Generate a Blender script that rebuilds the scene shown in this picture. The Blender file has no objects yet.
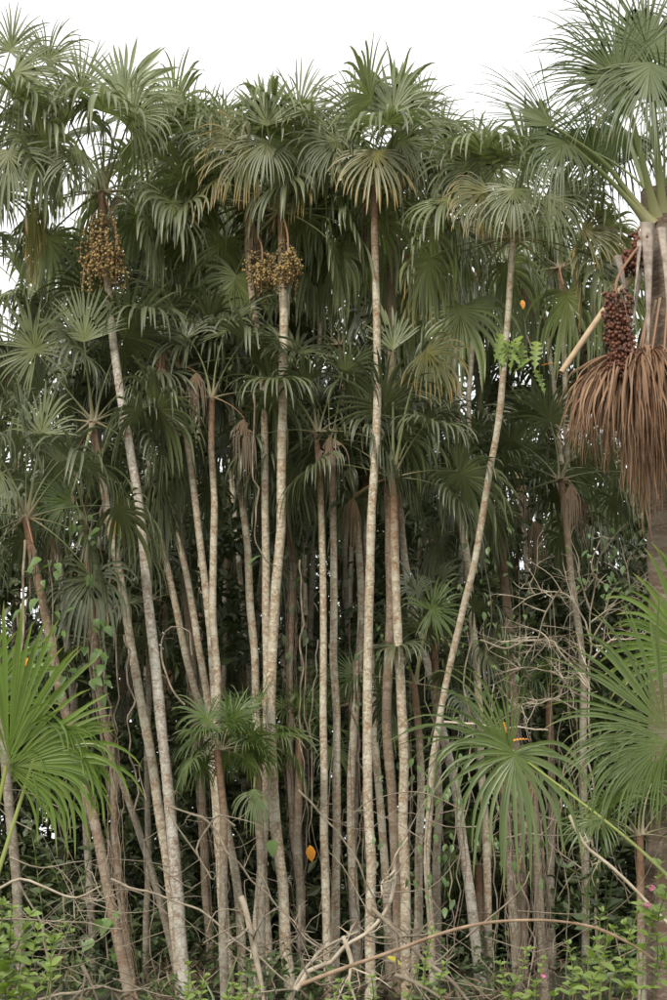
import bpy, math, random
import numpy as np
from mathutils import Vector, Matrix

random.seed(7)
rng = np.random.default_rng(7)
R_ = math.radians
scene = bpy.context.scene
COL = scene.collection

# ------------------------------------------------------------------ camera
CAM_Z, PITCH, VFOV = 1.9, R_(13.0), R_(38.0)
cam_d = bpy.data.cameras.new("camera")
cam = bpy.data.objects.new("camera", cam_d)
COL.objects.link(cam)
cam.location = (0, 0, CAM_Z)
cam.rotation_euler = (R_(90) + PITCH, 0, 0)
cam_d.sensor_fit = 'VERTICAL'
cam_d.sensor_height = 24
cam_d.lens = 12 / math.tan(VFOV / 2)
cam_d.clip_end = 2000
scene.camera = cam
FPX = 500 / math.tan(VFOV / 2)

# ------------------------------------------------------------------ sky, sun, exposure
SUN_EL, SUN_AZ = 40.0, -25.0          # azimuth: degrees left of straight behind the camera
world = bpy.data.worlds.new("World")
scene.world = world
world.use_nodes = True
nt = world.node_tree
for n in list(nt.nodes):
    nt.nodes.remove(n)
out = nt.nodes.new("ShaderNodeOutputWorld")
bgn = nt.nodes.new("ShaderNodeBackground")
sky = nt.nodes.new("ShaderNodeTexSky")
sky.sky_type = 'NISHITA'
sky.sun_disc = False
sky.sun_elevation = R_(SUN_EL)
sky.sun_rotation = R_(180 - SUN_AZ)
sky.dust_density = 3.0
tc = nt.nodes.new("ShaderNodeTexCoord")
noi = nt.nodes.new("ShaderNodeTexNoise")
noi.inputs['Scale'].default_value = 2.2
noi.inputs['Detail'].default_value = 5
rmp = nt.nodes.new("ShaderNodeValToRGB")
rmp.color_ramp.elements[0].position = 0.25
rmp.color_ramp.elements[0].color = (0.80, 0.80, 0.80, 1)
rmp.color_ramp.elements[1].position = 0.5
rmp.color_ramp.elements[1].color = (1, 1, 1, 1)
mix = nt.nodes.new("ShaderNodeMix")
mix.data_type = 'RGBA'
mix.inputs[7].default_value = (7.3, 7.35, 7.45, 1)      # cloud deck, times the 0.1 strength below
bgn.inputs['Strength'].default_value = 0.1
nt.links.new(tc.outputs['Generated'], noi.inputs['Vector'])
nt.links.new(noi.outputs['Fac'], rmp.inputs['Fac'])
nt.links.new(rmp.outputs['Color'], mix.inputs[0])
nt.links.new(sky.outputs['Color'], mix.inputs[6])
nt.links.new(mix.outputs[2], bgn.inputs['Color'])
nt.links.new(bgn.outputs['Background'], out.inputs['Surface'])

sl = bpy.data.lights.new("sun", 'SUN')
sl.energy = 1.5
sl.angle = R_(10)
sl.color = (1.0, 0.93, 0.83)
sun = bpy.data.objects.new("sun", sl)
COL.objects.link(sun)
# light travels away from the camera side, from upper left
az = R_(SUN_AZ)
sd = Vector((-math.sin(az) * math.cos(R_(SUN_EL)), math.cos(az) * math.cos(R_(SUN_EL)), -math.sin(R_(SUN_EL))))
sun.rotation_euler = sd.to_track_quat('-Z', 'Y').to_euler()
sun.location = (0, -20, 30)

scene.view_settings.view_transform = 'Standard'
scene.view_settings.look = 'None'
scene.view_settings.exposure = 1.0
scene.view_settings.gamma = 1.0
scene.cycles.max_bounces = 6
scene.cycles.transparent_max_bounces = 4


# ------------------------------------------------------------------ helpers
def at(px, py, d):
    """the world point at depth d (metres along +Y) that the photograph shows at pixel (px, py)"""
    u = (px - 333.5) / FPX
    v = (500 - py) / FPX
    dy = math.cos(PITCH) - v * math.sin(PITCH)
    dz = math.sin(PITCH) + v * math.cos(PITCH)
    return Vector((u * d / dy, d, CAM_Z + dz * d / dy))


def mpp(d):
    return d / FPX


def nrm(a):
    a = np.asarray(a, float)
    return a / np.maximum(np.linalg.norm(a, axis=-1, keepdims=True), 1e-9)


class Geo:
    """collects quads / triangles (triangles as degenerate-free separate list)"""
    def __init__(self):
        self.v, self.f, self.uv, self.m, self.n = [], [], [], [], 0

    def add(self, V, F, UV=None, mat=0):
        V = np.asarray(V, float).reshape(-1, 3)
        F = np.asarray(F, int)
        if UV is None:
            UV = np.zeros((len(V), 2))
        self.v.append(V)
        self.f.append(F + self.n)
        self.uv.append(np.asarray(UV, float).reshape(-1, 2))
        self.m.append(np.full(len(F), mat))
        self.n += len(V)

    def mesh(self, name, mats, smooth=True):
        me = bpy.data.meshes.new(name)
        V = np.concatenate(self.v)
        UV = np.concatenate(self.uv)
        loops, starts, mi, k = [], [], [], 0
        for F, m in zip(self.f, self.m):
            s = F.shape[1]
            loops.append(F.ravel())
            starts.append(k + np.arange(len(F)) * s)
            k += F.size
            mi.append(m)
        L = np.concatenate(loops)
        S = np.concatenate(starts)
        M = np.concatenate(mi)
        me.vertices.add(len(V))
        me.vertices.foreach_set('co', V.ravel())
        me.loops.add(len(L))
        me.loops.foreach_set('vertex_index', L)
        me.polygons.add(len(S))
        me.polygons.foreach_set('loop_start', S)
        for mm in mats:
            me.materials.append(mm)
        me.polygons.foreach_set('material_index', M)
        me.polygons.foreach_set('use_smooth', np.full(len(S), smooth))
        uvl = me.uv_layers.new(name='UVMap')
        uvl.data.foreach_set('uv', UV[L].ravel())
        me.update(calc_edges=True)
        return me


def link(name, me, parent=None, loc=(0, 0, 0), rot=(0, 0, 0), scale=1.0, label=None, kind=None):
    o = bpy.data.objects.new(name, me)
    COL.objects.link(o)
    o.location = loc
    o.rotation_euler = rot
    o.scale = (scale, scale, scale) if isinstance(scale, (int, float)) else scale
    if parent is not None:
        o.parent = parent
    if label:
        o['label'] = label
    if kind:
        o['kind'] = kind
    return o


def thing(name, label, cat, loc, group=None, me=None):
    o = bpy.data.objects.new(name, me)
    COL.objects.link(o)
    o.location = loc
    o['label'] = label
    o['category'] = cat
    if group:
        o['group'] = group
    return o


def smooth_path(P, step):
    """Catmull-Rom through the points, resampled about every step metres"""
    P = [np.array(p, float) for p in P]
    Q = [2 * P[0] - P[1]] + P + [2 * P[-1] - P[-2]]
    pts = []
    for i in range(1, len(Q) - 2):
        n = max(2, int(np.linalg.norm(Q[i + 1] - Q[i]) / step))
        for k in range(n):
            t = k / n
            a, b, c, d = Q[i - 1], Q[i], Q[i + 1], Q[i + 2]
            pts.append(0.5 * ((2 * b) + (c - a) * t + (2 * a - 5 * b + 4 * c - d) * t * t + (3 * b - a - 3 * c + d) * t ** 3))
    pts.append(P[-1])
    return np.array(pts)


def tube(g, pts, rad, sides=6, mat=0, flat=1.0, vflip=False, ref=None):
    pts = np.asarray(pts, float)
    n = len(pts)
    rad = np.broadcast_to(np.asarray(rad, float), (n,))
    T = nrm(np.gradient(pts, axis=0))
    up = np.array([0, 0, 1.0]) if ref is None else np.array(ref, float)
    if ref is None and abs(T[0] @ up) > 0.9:
        up = np.array([0, 1.0, 0])
    N = np.zeros_like(pts)
    prev = up - T[0] * (up @ T[0])
    prev /= np.linalg.norm(prev)
    for i in range(n):
        q = prev - T[i] * (prev @ T[i])
        q /= max(np.linalg.norm(q), 1e-9)
        N[i] = q
        prev = q
    B = np.cross(T, N)
    a = np.linspace(0, 2 * np.pi, sides + 1)
    ring = (np.cos(a)[None, :, None] * N[:, None, :] * flat + np.sin(a)[None, :, None] * B[:, None, :]) * rad[:, None, None]
    V = pts[:, None, :] + ring
    ln = np.concatenate([[0], np.cumsum(np.linalg.norm(np.diff(pts, axis=0), axis=1))])
    if vflip:
        ln = ln[-1] - ln
    UV = np.stack(np.broadcast_arrays(a[None, :] / (2 * np.pi), ln[:, None]), -1)
    m = sides + 1
    i, j = np.meshgrid(np.arange(n - 1), np.arange(sides), indexing='ij')
    F = np.stack([i * m + j, i * m + j + 1, (i + 1) * m + j + 1, (i + 1) * m + j], -1).reshape(-1, 4)
    g.add(V, F, UV, mat)


# ------------------------------------------------------------------ materials
def base_mat(name):
    m = bpy.data.materials.new(name)
    m.use_nodes = True
    nt = m.node_tree
    b = nt.nodes['Principled BSDF']
    return m, nt, b


def mixrgb(nt, fac, a, b, mode='MIX'):
    n = nt.nodes.new('ShaderNodeMix')
    n.data_type = 'RGBA'
    n.blend_type = mode
    for val, k in ((fac, 0), (a, 6), (b, 7)):
        if isinstance(val, bpy.types.NodeSocket):
            nt.links.new(val, n.inputs[k])
        elif isinstance(val, (int, float)):
            n.inputs[k].default_value = val
        else:
            n.inputs[k].default_value = (*val, 1)
    return n.outputs[2]


def maths(nt, op, a, b=None):
    n = nt.nodes.new('ShaderNodeMath')
    n.operation = op
    for i, v in enumerate((a, b)):
        if v is None:
            continue
        if isinstance(v, bpy.types.NodeSocket):
            nt.links.new(v, n.inputs[i])
        else:
            n.inputs[i].default_value = v
    return n.outputs[0]


def ramp(nt, fac, stops):
    n = nt.nodes.new('ShaderNodeValToRGB')
    e = n.color_ramp.elements
    while len(e) > 1:
        e.remove(e[-1])
    for k, (p, c) in enumerate(stops):
        if k == 0:
            e[0].position = p
            e[0].color = (*c, 1)
        else:
            x = e.new(p)
            x.color = (*c, 1)
    nt.links.new(fac, n.inputs['Fac'])
    return n.outputs['Color']


def noise(nt, vec, scale, detail=4, rough=0.55):
    n = nt.nodes.new('ShaderNodeTexNoise')
    n.inputs['Scale'].default_value = scale
    n.inputs['Detail'].default_value = detail
    n.inputs['Roughness'].default_value = rough
    if vec is not None:
        nt.links.new(vec, n.inputs['Vector'])
    return n.outputs['Fac']


def leaf_mat(name, top, alt, under, tip, rough=0.38, trans=0.3, tcol=None, tipfrom=0.88, heart=None):
    m, nt, b = base_mat(name)
    oi = nt.nodes.new('ShaderNodeObjectInfo')
    uv = nt.nodes.new('ShaderNodeUVMap')
    sep = nt.nodes.new('ShaderNodeSeparateXYZ')
    nt.links.new(uv.outputs[0], sep.inputs[0])
    geo = nt.nodes.new('ShaderNodeNewGeometry')
    c = mixrgb(nt, oi.outputs['Random'], top, alt)
    val = maths(nt, 'MULTIPLY_ADD', sep.outputs[0], 0.7)
    val.node.inputs[2].default_value = 0.65
    nz = noise(nt, geo.outputs['Position'], 3.0, 3)
    val = maths(nt, 'MULTIPLY', val, maths(nt, 'ADD', nz, 0.55))
    hsv = nt.nodes.new('ShaderNodeHueSaturation')
    nt.links.new(c, hsv.inputs['Color'])
    nt.links.new(val, hsv.inputs['Value'])
    c = hsv.outputs['Color']
    c = mixrgb(nt, maths(nt, 'MULTIPLY', geo.outputs['Backfacing'], 0.6), c, under)
    hz = nt.nodes.new('ShaderNodeMapRange')
    hz.inputs[1].default_value = 0.0
    hz.inputs[2].default_value = 0.38
    hz.inputs[3].default_value = 0.55
    hz.inputs[4].default_value = 0.0
    nt.links.new(sep.outputs[1], hz.inputs[0])
    c = mixrgb(nt, hz.outputs[0], c, heart or tuple(min(1, x * k) for x, k in zip(top, (1.75, 1.5, 1.1))))
    blot = ramp(nt, noise(nt, geo.outputs['Position'], 11.0, 3, 0.7), [(0.60, (0, 0, 0)), (0.72, (1, 1, 1))])
    c = mixrgb(nt, maths(nt, 'MULTIPLY', blot, 0.35), c, tip)
    fy = nt.nodes.new('ShaderNodeMapRange')
    fy.inputs[1].default_value = tipfrom
    fy.inputs[2].default_value = 1.0
    nt.links.new(maths(nt, 'ADD', sep.outputs[1], maths(nt, 'MULTIPLY', sep.outputs[0], 0.06)), fy.inputs[0])
    c = mixrgb(nt, fy.outputs[0], c, tip)
    nt.links.new(c, b.inputs['Base Color'])
    b.inputs['Roughness'].default_value = rough
    b.inputs['Specular IOR Level'].default_value = 0.6
    tr = nt.nodes.new('ShaderNodeBsdfTranslucent')
    if tcol is None:
        tcol = tuple(min(1, x * 1.5) for x in top)
    tc_ = mixrgb(nt, 0.6, c, tcol)
    nt.links.new(tc_, tr.inputs['Color'])
    ms = nt.nodes.new('ShaderNodeMixShader')
    ms.inputs[0].default_value = trans
    nt.links.new(b.outputs[0], ms.inputs[1])
    nt.links.new(tr.outputs[0], ms.inputs[2])
    nt.links.new(ms.outputs[0], nt.nodes['Material Output'].inputs['Surface'])
    return m


def bark_mat(name, cream, rust, pale, ring=True, browntop=True, dark=(0.10, 0.075, 0.05), patch=(7.0, 8.0), bump=0.5):
    """palm bark: lichen-pale skin with rusty patches between leaf scars; v runs in metres from the crown down"""
    m, nt, b = base_mat(name)
    uv = nt.nodes.new('ShaderNodeUVMap')
    sep = nt.nodes.new('ShaderNodeSeparateXYZ')
    nt.links.new(uv.outputs[0], sep.inputs[0])
    oi = nt.nodes.new('ShaderNodeObjectInfo')
    tcn = nt.nodes.new('ShaderNodeTexCoord')
    mp = nt.nodes.new('ShaderNodeMapping')
    mp.inputs['Scale'].default_value = (patch[0], patch[0], patch[1])
    nt.links.new(tcn.outputs['Object'], mp.inputs['Vector'])
    cx = nt.nodes.new('ShaderNodeCombineXYZ')
    nt.links.new(maths(nt, 'MULTIPLY', oi.outputs['Random'], 90.0), cx.inputs[0])
    nt.links.new(cx.outputs[0], mp.inputs['Location'])
    v = mp.outputs[0]
    n1 = noise(nt, v, 1.0, 5, 0.65)
    n2 = noise(nt, v, 3.1, 5, 0.7)
    n3 = noise(nt, v, 9.0, 3, 0.7)
    c = ramp(nt, n1, [(0.38, rust), (0.50, cream), (0.60, cream), (0.68, pale)])
    c2 = ramp(nt, n2, [(0.36, dark), (0.46, rust), (0.52, cream), (0.62, pale)])
    c = mixrgb(nt, 0.45, c, c2)
    c = mixrgb(nt, maths(nt, 'MULTIPLY', n3, 0.4), c, (0.22, 0.20, 0.15))
    if ring:
        # leaf scars every 12.5 cm: a thin dark wavering line, and each band between two scars weathers by itself
        cyc = maths(nt, 'ADD', maths(nt, 'MULTIPLY', sep.outputs[1], 8.0), maths(nt, 'MULTIPLY', n1, 1.1))
        fl = maths(nt, 'FLOOR', cyc)
        fr = maths(nt, 'FRACT', cyc)
        wn = nt.nodes.new('ShaderNodeTexWhiteNoise')
        wn.noise_dimensions = '2D'
        cx2 = nt.nodes.new('ShaderNodeCombineXYZ')
        nt.links.new(fl, cx2.inputs[0])
        nt.links.new(maths(nt, 'ADD', maths(nt, 'FLOOR', maths(nt, 'MULTIPLY_ADD', sep.outputs[0], 2.0)), oi.outputs['Random']), cx2.inputs[1])
        nt.links.new(cx2.outputs[0], wn.inputs['Vector'])
        band = maths(nt, 'MULTIPLY', maths(nt, 'GREATER_THAN', wn.outputs['Value'], 0.62), maths(nt, 'LESS_THAN', n2, 0.53))
        c = mixrgb(nt, maths(nt, 'MULTIPLY', band, 0.38), c, rust)
        band2 = maths(nt, 'MULTIPLY', maths(nt, 'LESS_THAN', wn.outputs['Value'], 0.22), 0.3)
        c = mixrgb(nt, band2, c, pale)
        ln_ = maths(nt, 'LESS_THAN', fr, 0.10)
        c = mixrgb(nt, maths(nt, 'MULTIPLY', ln_, maths(nt, 'MULTIPLY', n3, 0.6)), c, dark)
        sp_ = ramp(nt, noise(nt, v, 4.6, 2, 0.5), [(0.60, (0, 0, 0)), (0.63, (1, 1, 1))])
        c = mixrgb(nt, maths(nt, 'MULTIPLY', sp_, 0.55), c, pale)
        sp2 = ramp(nt, noise(nt, v, 2.3, 6, 0.75), [(0.34, (1, 1, 1)), (0.38, (0, 0, 0))])
        c = mixrgb(nt, maths(nt, 'MULTIPLY', sp2, 0.6), c, dark)
    if browntop:
        t = nt.nodes.new('ShaderNodeMapRange')
        t.inputs[1].default_value = 0.6
        t.inputs[2].default_value = 1.7
        t.inputs[3].default_value = 0.92
        t.inputs[4].default_value = 0.0
        nt.links.new(maths(nt, 'ADD', sep.outputs[1], maths(nt, 'MULTIPLY', n1, 0.6)), t.inputs[0])
        bc = ramp(nt, n2, [(0.3, (0.07, 0.045, 0.03)), (0.6, (0.20, 0.115, 0.065))])
        c = mixrgb(nt, t.outputs[0], c, bc)
    nt.links.new(c, b.inputs['Base Color'])
    b.inputs['Roughness'].default_value = 0.9
    b.inputs['Specular IOR Level'].default_value = 0.2
    bp = nt.nodes.new('ShaderNodeBump')
    bp.inputs['Strength'].default_value = bump
    bp.inputs['Distance'].default_value = 0.01
    nt.links.new(n2, bp.inputs['Height'])
    nt.links.new(bp.outputs[0], b.inputs['Normal'])
    return m


def wood_mat(name, a, bcol, scale=6.0, rough=0.85):
    m, nt, b = base_mat(name)
    tcn = nt.nodes.new('ShaderNodeTexCoord')
    n1 = noise(nt, tcn.outputs['Object'], scale, 5, 0.6)
    oi = nt.nodes.new('ShaderNodeObjectInfo')
    c = ramp(nt, n1, [(0.35, a), (0.65, bcol)])
    hsv = nt.nodes.new('ShaderNodeHueSaturation')
    nt.links.new(c, hsv.inputs['Color'])
    v = maths(nt, 'MULTIPLY_ADD', oi.outputs['Random'], 0.5)
    v.node.inputs[2].default_value = 0.75
    nt.links.new(v, hsv.inputs['Value'])
    nt.links.new(hsv.outputs[0], b.inputs['Base Color'])
    b.inputs['Roughness'].default_value = rough
    b.inputs['Specular IOR Level'].default_value = 0.25
    return m


def petiole_mat(name, green, tan, span=0.45):
    m, nt, b = base_mat(name)
    uv = nt.nodes.new('ShaderNodeUVMap')
    sep = nt.nodes.new('ShaderNodeSeparateXYZ')
    nt.links.new(uv.outputs[0], sep.inputs[0])
    geo = nt.nodes.new('ShaderNodeNewGeometry')
    n1 = noise(nt, geo.outputs['Position'], 9.0, 4)
    f = nt.nodes.new('ShaderNodeMapRange')
    f.inputs[1].default_value = 0.0
    f.inputs[2].default_value = span
    nt.links.new(sep.outputs[1], f.inputs[0])
    c = mixrgb(nt, f.outputs[0], tan, green)
    c = mixrgb(nt, maths(nt, 'MULTIPLY', n1, 0.5), c, (0.20, 0.16, 0.09))
    nt.links.new(c, b.inputs['Base Color'])
    b.inputs['Roughness'].default_value = 0.55
    return m


M = {}
M['leaf'] = leaf_mat('palm_leaf', (0.124, 0.160, 0.052), (0.172, 0.202, 0.075), (0.22, 0.235, 0.145), (0.20, 0.18, 0.08), trans=0.34)
M['leaf_pale'] = leaf_mat('pale_palm_leaf', (0.185, 0.23, 0.10), (0.23, 0.27, 0.125), (0.25, 0.275, 0.16), (0.30, 0.28, 0.11), trans=0.42)
M['leaf_old'] = leaf_mat('yellowing_palm_leaf', (0.19, 0.20, 0.065), (0.24, 0.22, 0.085), (0.20, 0.20, 0.12), (0.42, 0.28, 0.10), trans=0.3, tipfrom=0.6)
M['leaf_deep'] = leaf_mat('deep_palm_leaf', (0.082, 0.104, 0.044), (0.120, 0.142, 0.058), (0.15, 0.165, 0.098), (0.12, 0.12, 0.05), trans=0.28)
M['leaf_near'] = leaf_mat('fresh_palm_leaf', (0.090, 0.168, 0.018), (0.125, 0.205, 0.026), (0.14, 0.195, 0.05), (0.26, 0.27, 0.06), trans=0.36, rough=0.35)
M['leaf_near2'] = leaf_mat('fan_palm_leaf', (0.085, 0.138, 0.030), (0.122, 0.178, 0.042), (0.135, 0.175, 0.075), (0.22, 0.20, 0.07), trans=0.34, rough=0.38)
M['leaf_moriche'] = leaf_mat('tall_palm_leaf', (0.085, 0.125, 0.045), (0.125, 0.165, 0.062), (0.19, 0.215, 0.125), (0.27, 0.23, 0.10), trans=0.3)
M['dead'] = leaf_mat('dead_palm_leaf', (0.21, 0.12, 0.068), (0.29, 0.175, 0.10), (0.23, 0.145, 0.09), (0.20, 0.12, 0.07), trans=0.15, rough=0.8)
M['dead_dark'] = leaf_mat('withered_palm_leaf', (0.115, 0.080, 0.050), (0.19, 0.140, 0.088), (0.15, 0.11, 0.075), (0.13, 0.09, 0.06), trans=0.12, rough=0.85)
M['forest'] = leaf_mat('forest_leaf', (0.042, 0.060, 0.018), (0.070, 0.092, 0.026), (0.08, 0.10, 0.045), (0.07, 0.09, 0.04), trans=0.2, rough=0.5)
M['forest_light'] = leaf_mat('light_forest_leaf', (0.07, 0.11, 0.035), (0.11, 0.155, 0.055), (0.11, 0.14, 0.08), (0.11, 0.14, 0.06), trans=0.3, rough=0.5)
M['shrub'] = leaf_mat('shrub_leaf', (0.17, 0.26, 0.04), (0.25, 0.35, 0.06), (0.22, 0.29, 0.10), (0.26, 0.33, 0.10), trans=0.35, rough=0.5)
M['vine_leaf'] = leaf_mat('climber_leaf', (0.085, 0.17, 0.035), (0.14, 0.23, 0.05), (0.13, 0.19, 0.08), (0.2, 0.24, 0.07), trans=0.35, rough=0.4)
M['orange_leaf'] = leaf_mat('orange_leaf', (0.70, 0.28, 0.03), (0.85, 0.36, 0.04), (0.7, 0.3, 0.05), (0.45, 0.18, 0.03), trans=0.3, rough=0.5, tcol=(0.9, 0.4, 0.05))
M['yellow_leaf'] = leaf_mat('yellow_leaf', (0.50, 0.42, 0.03), (0.42, 0.42, 0.04), (0.5, 0.42, 0.06), (0.4, 0.3, 0.03), trans=0.3, rough=0.5)
M['pink'] = leaf_mat('pink_petal', (0.55, 0.16, 0.32), (0.65, 0.2, 0.38), (0.5, 0.16, 0.3), (0.6, 0.25, 0.4), trans=0.2, rough=0.5)
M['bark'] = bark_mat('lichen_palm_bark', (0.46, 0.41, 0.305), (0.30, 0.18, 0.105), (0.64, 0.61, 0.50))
M['bark_white'] = bark_mat('white_lichen_palm_bark', (0.50, 0.47, 0.40), (0.27, 0.18, 0.12), (0.64, 0.62, 0.56), dark=(0.09, 0.06, 0.045))
M['bark_clean'] = bark_mat('clean_palm_bark', (0.44, 0.39, 0.29), (0.30, 0.19, 0.115), (0.58, 0.55, 0.45), browntop=False)
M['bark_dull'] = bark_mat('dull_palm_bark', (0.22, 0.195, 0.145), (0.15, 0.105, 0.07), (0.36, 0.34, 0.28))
M['bark_rust'] = bark_mat('rusty_palm_bark', (0.22, 0.16, 0.11), (0.19, 0.11, 0.065), (0.38, 0.33, 0.26))
M['bark_thick'] = bark_mat('moriche_bark', (0.12, 0.085, 0.06), (0.10, 0.05, 0.035), (0.26, 0.22, 0.18), browntop=False, patch=(3.0, 10.0), bump=0.9)
M['bark_tree'] = bark_mat('tree_bark', (0.20, 0.175, 0.14), (0.15, 0.11, 0.075), (0.30, 0.28, 0.24), ring=False, browntop=False, patch=(8, 3))
M['petiole'] = petiole_mat('leaf_stalk', (0.15, 0.19, 0.07), (0.30, 0.25, 0.16))
M['petiole_dead'] = petiole_mat('dead_leaf_stalk', (0.28, 0.13, 0.07), (0.24, 0.16, 0.10))
M['petiole_near'] = petiole_mat('fresh_leaf_stalk', (0.19, 0.25, 0.03), (0.17, 0.22, 0.05), 1.0)
M['petiole_mor'] = petiole_mat('thick_leaf_stalk', (0.17, 0.23, 0.08), (0.30, 0.29, 0.14), 0.7)
M['dry'] = wood_mat('dry_wood', (0.15, 0.12, 0.085), (0.30, 0.255, 0.19))
M['bleached'] = wood_mat('bleached_wood', (0.28, 0.23, 0.165), (0.47, 0.41, 0.32))
M['liana'] = wood_mat('liana_bark', (0.12, 0.09, 0.065), (0.29, 0.235, 0.175))
M['boot'] = wood_mat('pale_leaf_base', (0.17, 0.135, 0.11), (0.33, 0.28, 0.24), 10)
M['arch'] = wood_mat('brown_stalk', (0.14, 0.09, 0.055), (0.30, 0.215, 0.15), 9, 0.55)
M['green_stem'] = wood_mat('green_stem', (0.09, 0.12, 0.035), (0.16, 0.19, 0.06))


def fruit_mat(name, a, bcol, rough=0.5):
    m, nt, b = base_mat(name)
    uv = nt.nodes.new('ShaderNodeUVMap')
    sep = nt.nodes.new('ShaderNodeSeparateXYZ')
    nt.links.new(uv.outputs[0], sep.inputs[0])
    c = mixrgb(nt, sep.outputs[0], a, bcol)
    nt.links.new(c, b.inputs['Base Color'])
    b.inputs['Roughness'].default_value = rough
    return m


M['fruit'] = fruit_mat('tan_fruit', (0.10, 0.075, 0.025), (0.38, 0.26, 0.095))
M['fruit_red'] = fruit_mat('red_brown_fruit', (0.035, 0.013, 0.008), (0.15, 0.048, 0.022), 0.5)


def ground_mat():
    m, nt, b = base_mat('forest_floor')
    geo = nt.nodes.new('ShaderNodeNewGeometry')
    n1 = noise(nt, geo.outputs['Position'], 0.8, 6, 0.6)
    n2 = noise(nt, geo.outputs['Position'], 14.0, 5, 0.7)
    c = ramp(nt, n1, [(0.35, (0.035, 0.028, 0.018)), (0.6, (0.075, 0.058, 0.035))])
    c = mixrgb(nt, n2, c, (0.04, 0.055, 0.02))
    # pale grassy ground round the camera, unseen, added to bounce fill light under fronds
    sp = nt.nodes.new('ShaderNodeSeparateXYZ')
    nt.links.new(geo.outputs['Position'], sp.inputs[0])
    edge = nt.nodes.new('ShaderNodeMapRange')
    edge.inputs[1].default_value = 10.0
    edge.inputs[2].default_value = 13.5
    nt.links.new(maths(nt, 'ADD', sp.outputs[1], maths(nt, 'MULTIPLY', n1, 3.0)), edge.inputs[0])
    gr = ramp(nt, n2, [(0.35, (0.13, 0.15, 0.06)), (0.65, (0.27, 0.25, 0.13))])
    c = mixrgb(nt, edge.outputs[0], gr, c)
    nt.links.new(c, b.inputs['Base Color'])
    b.inputs['Roughness'].default_value = 0.95
    bp = nt.nodes.new('ShaderNodeBump')
    bp.inputs['Distance'].default_value = 0.05
    nt.links.new(n2, bp.inputs['Height'])
    nt.links.new(bp.outputs[0], b.inputs['Normal'])
    return m


# ------------------------------------------------------------------ ground
def build_ground():
    g = Geo()
    xs = np.concatenate([[-600, -200, -60], np.linspace(-24, 24, 70), [60, 200, 600]])
    ys = np.concatenate([[-400, -100, -20], np.linspace(0, 46, 66), [80, 200, 700]])
    X, Y = np.meshgrid(xs, ys, indexing='ij')
    Z = 0.09 * np.sin(X * 1.3 + 0.5 * Y) * np.cos(Y * 0.9) + 0.05 * np.sin(3.1 * X) * np.sin(2.7 * Y)
    Z = Z + rng.normal(0, 0.02, X.shape)
    V = np.stack([X, Y, Z], -1)
    m = len(ys)
    i, j = np.meshgrid(np.arange(len(xs) - 1), np.arange(m - 1), indexing='ij')
    F = np.stack([i * m + j, (i + 1) * m + j, (i + 1) * m + j + 1, i * m + j + 1], -1).reshape(-1, 4)
    g.add(V, F)
    link('ground', g.mesh('ground', [ground_mat()]), kind='structure')


build_ground()


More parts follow.
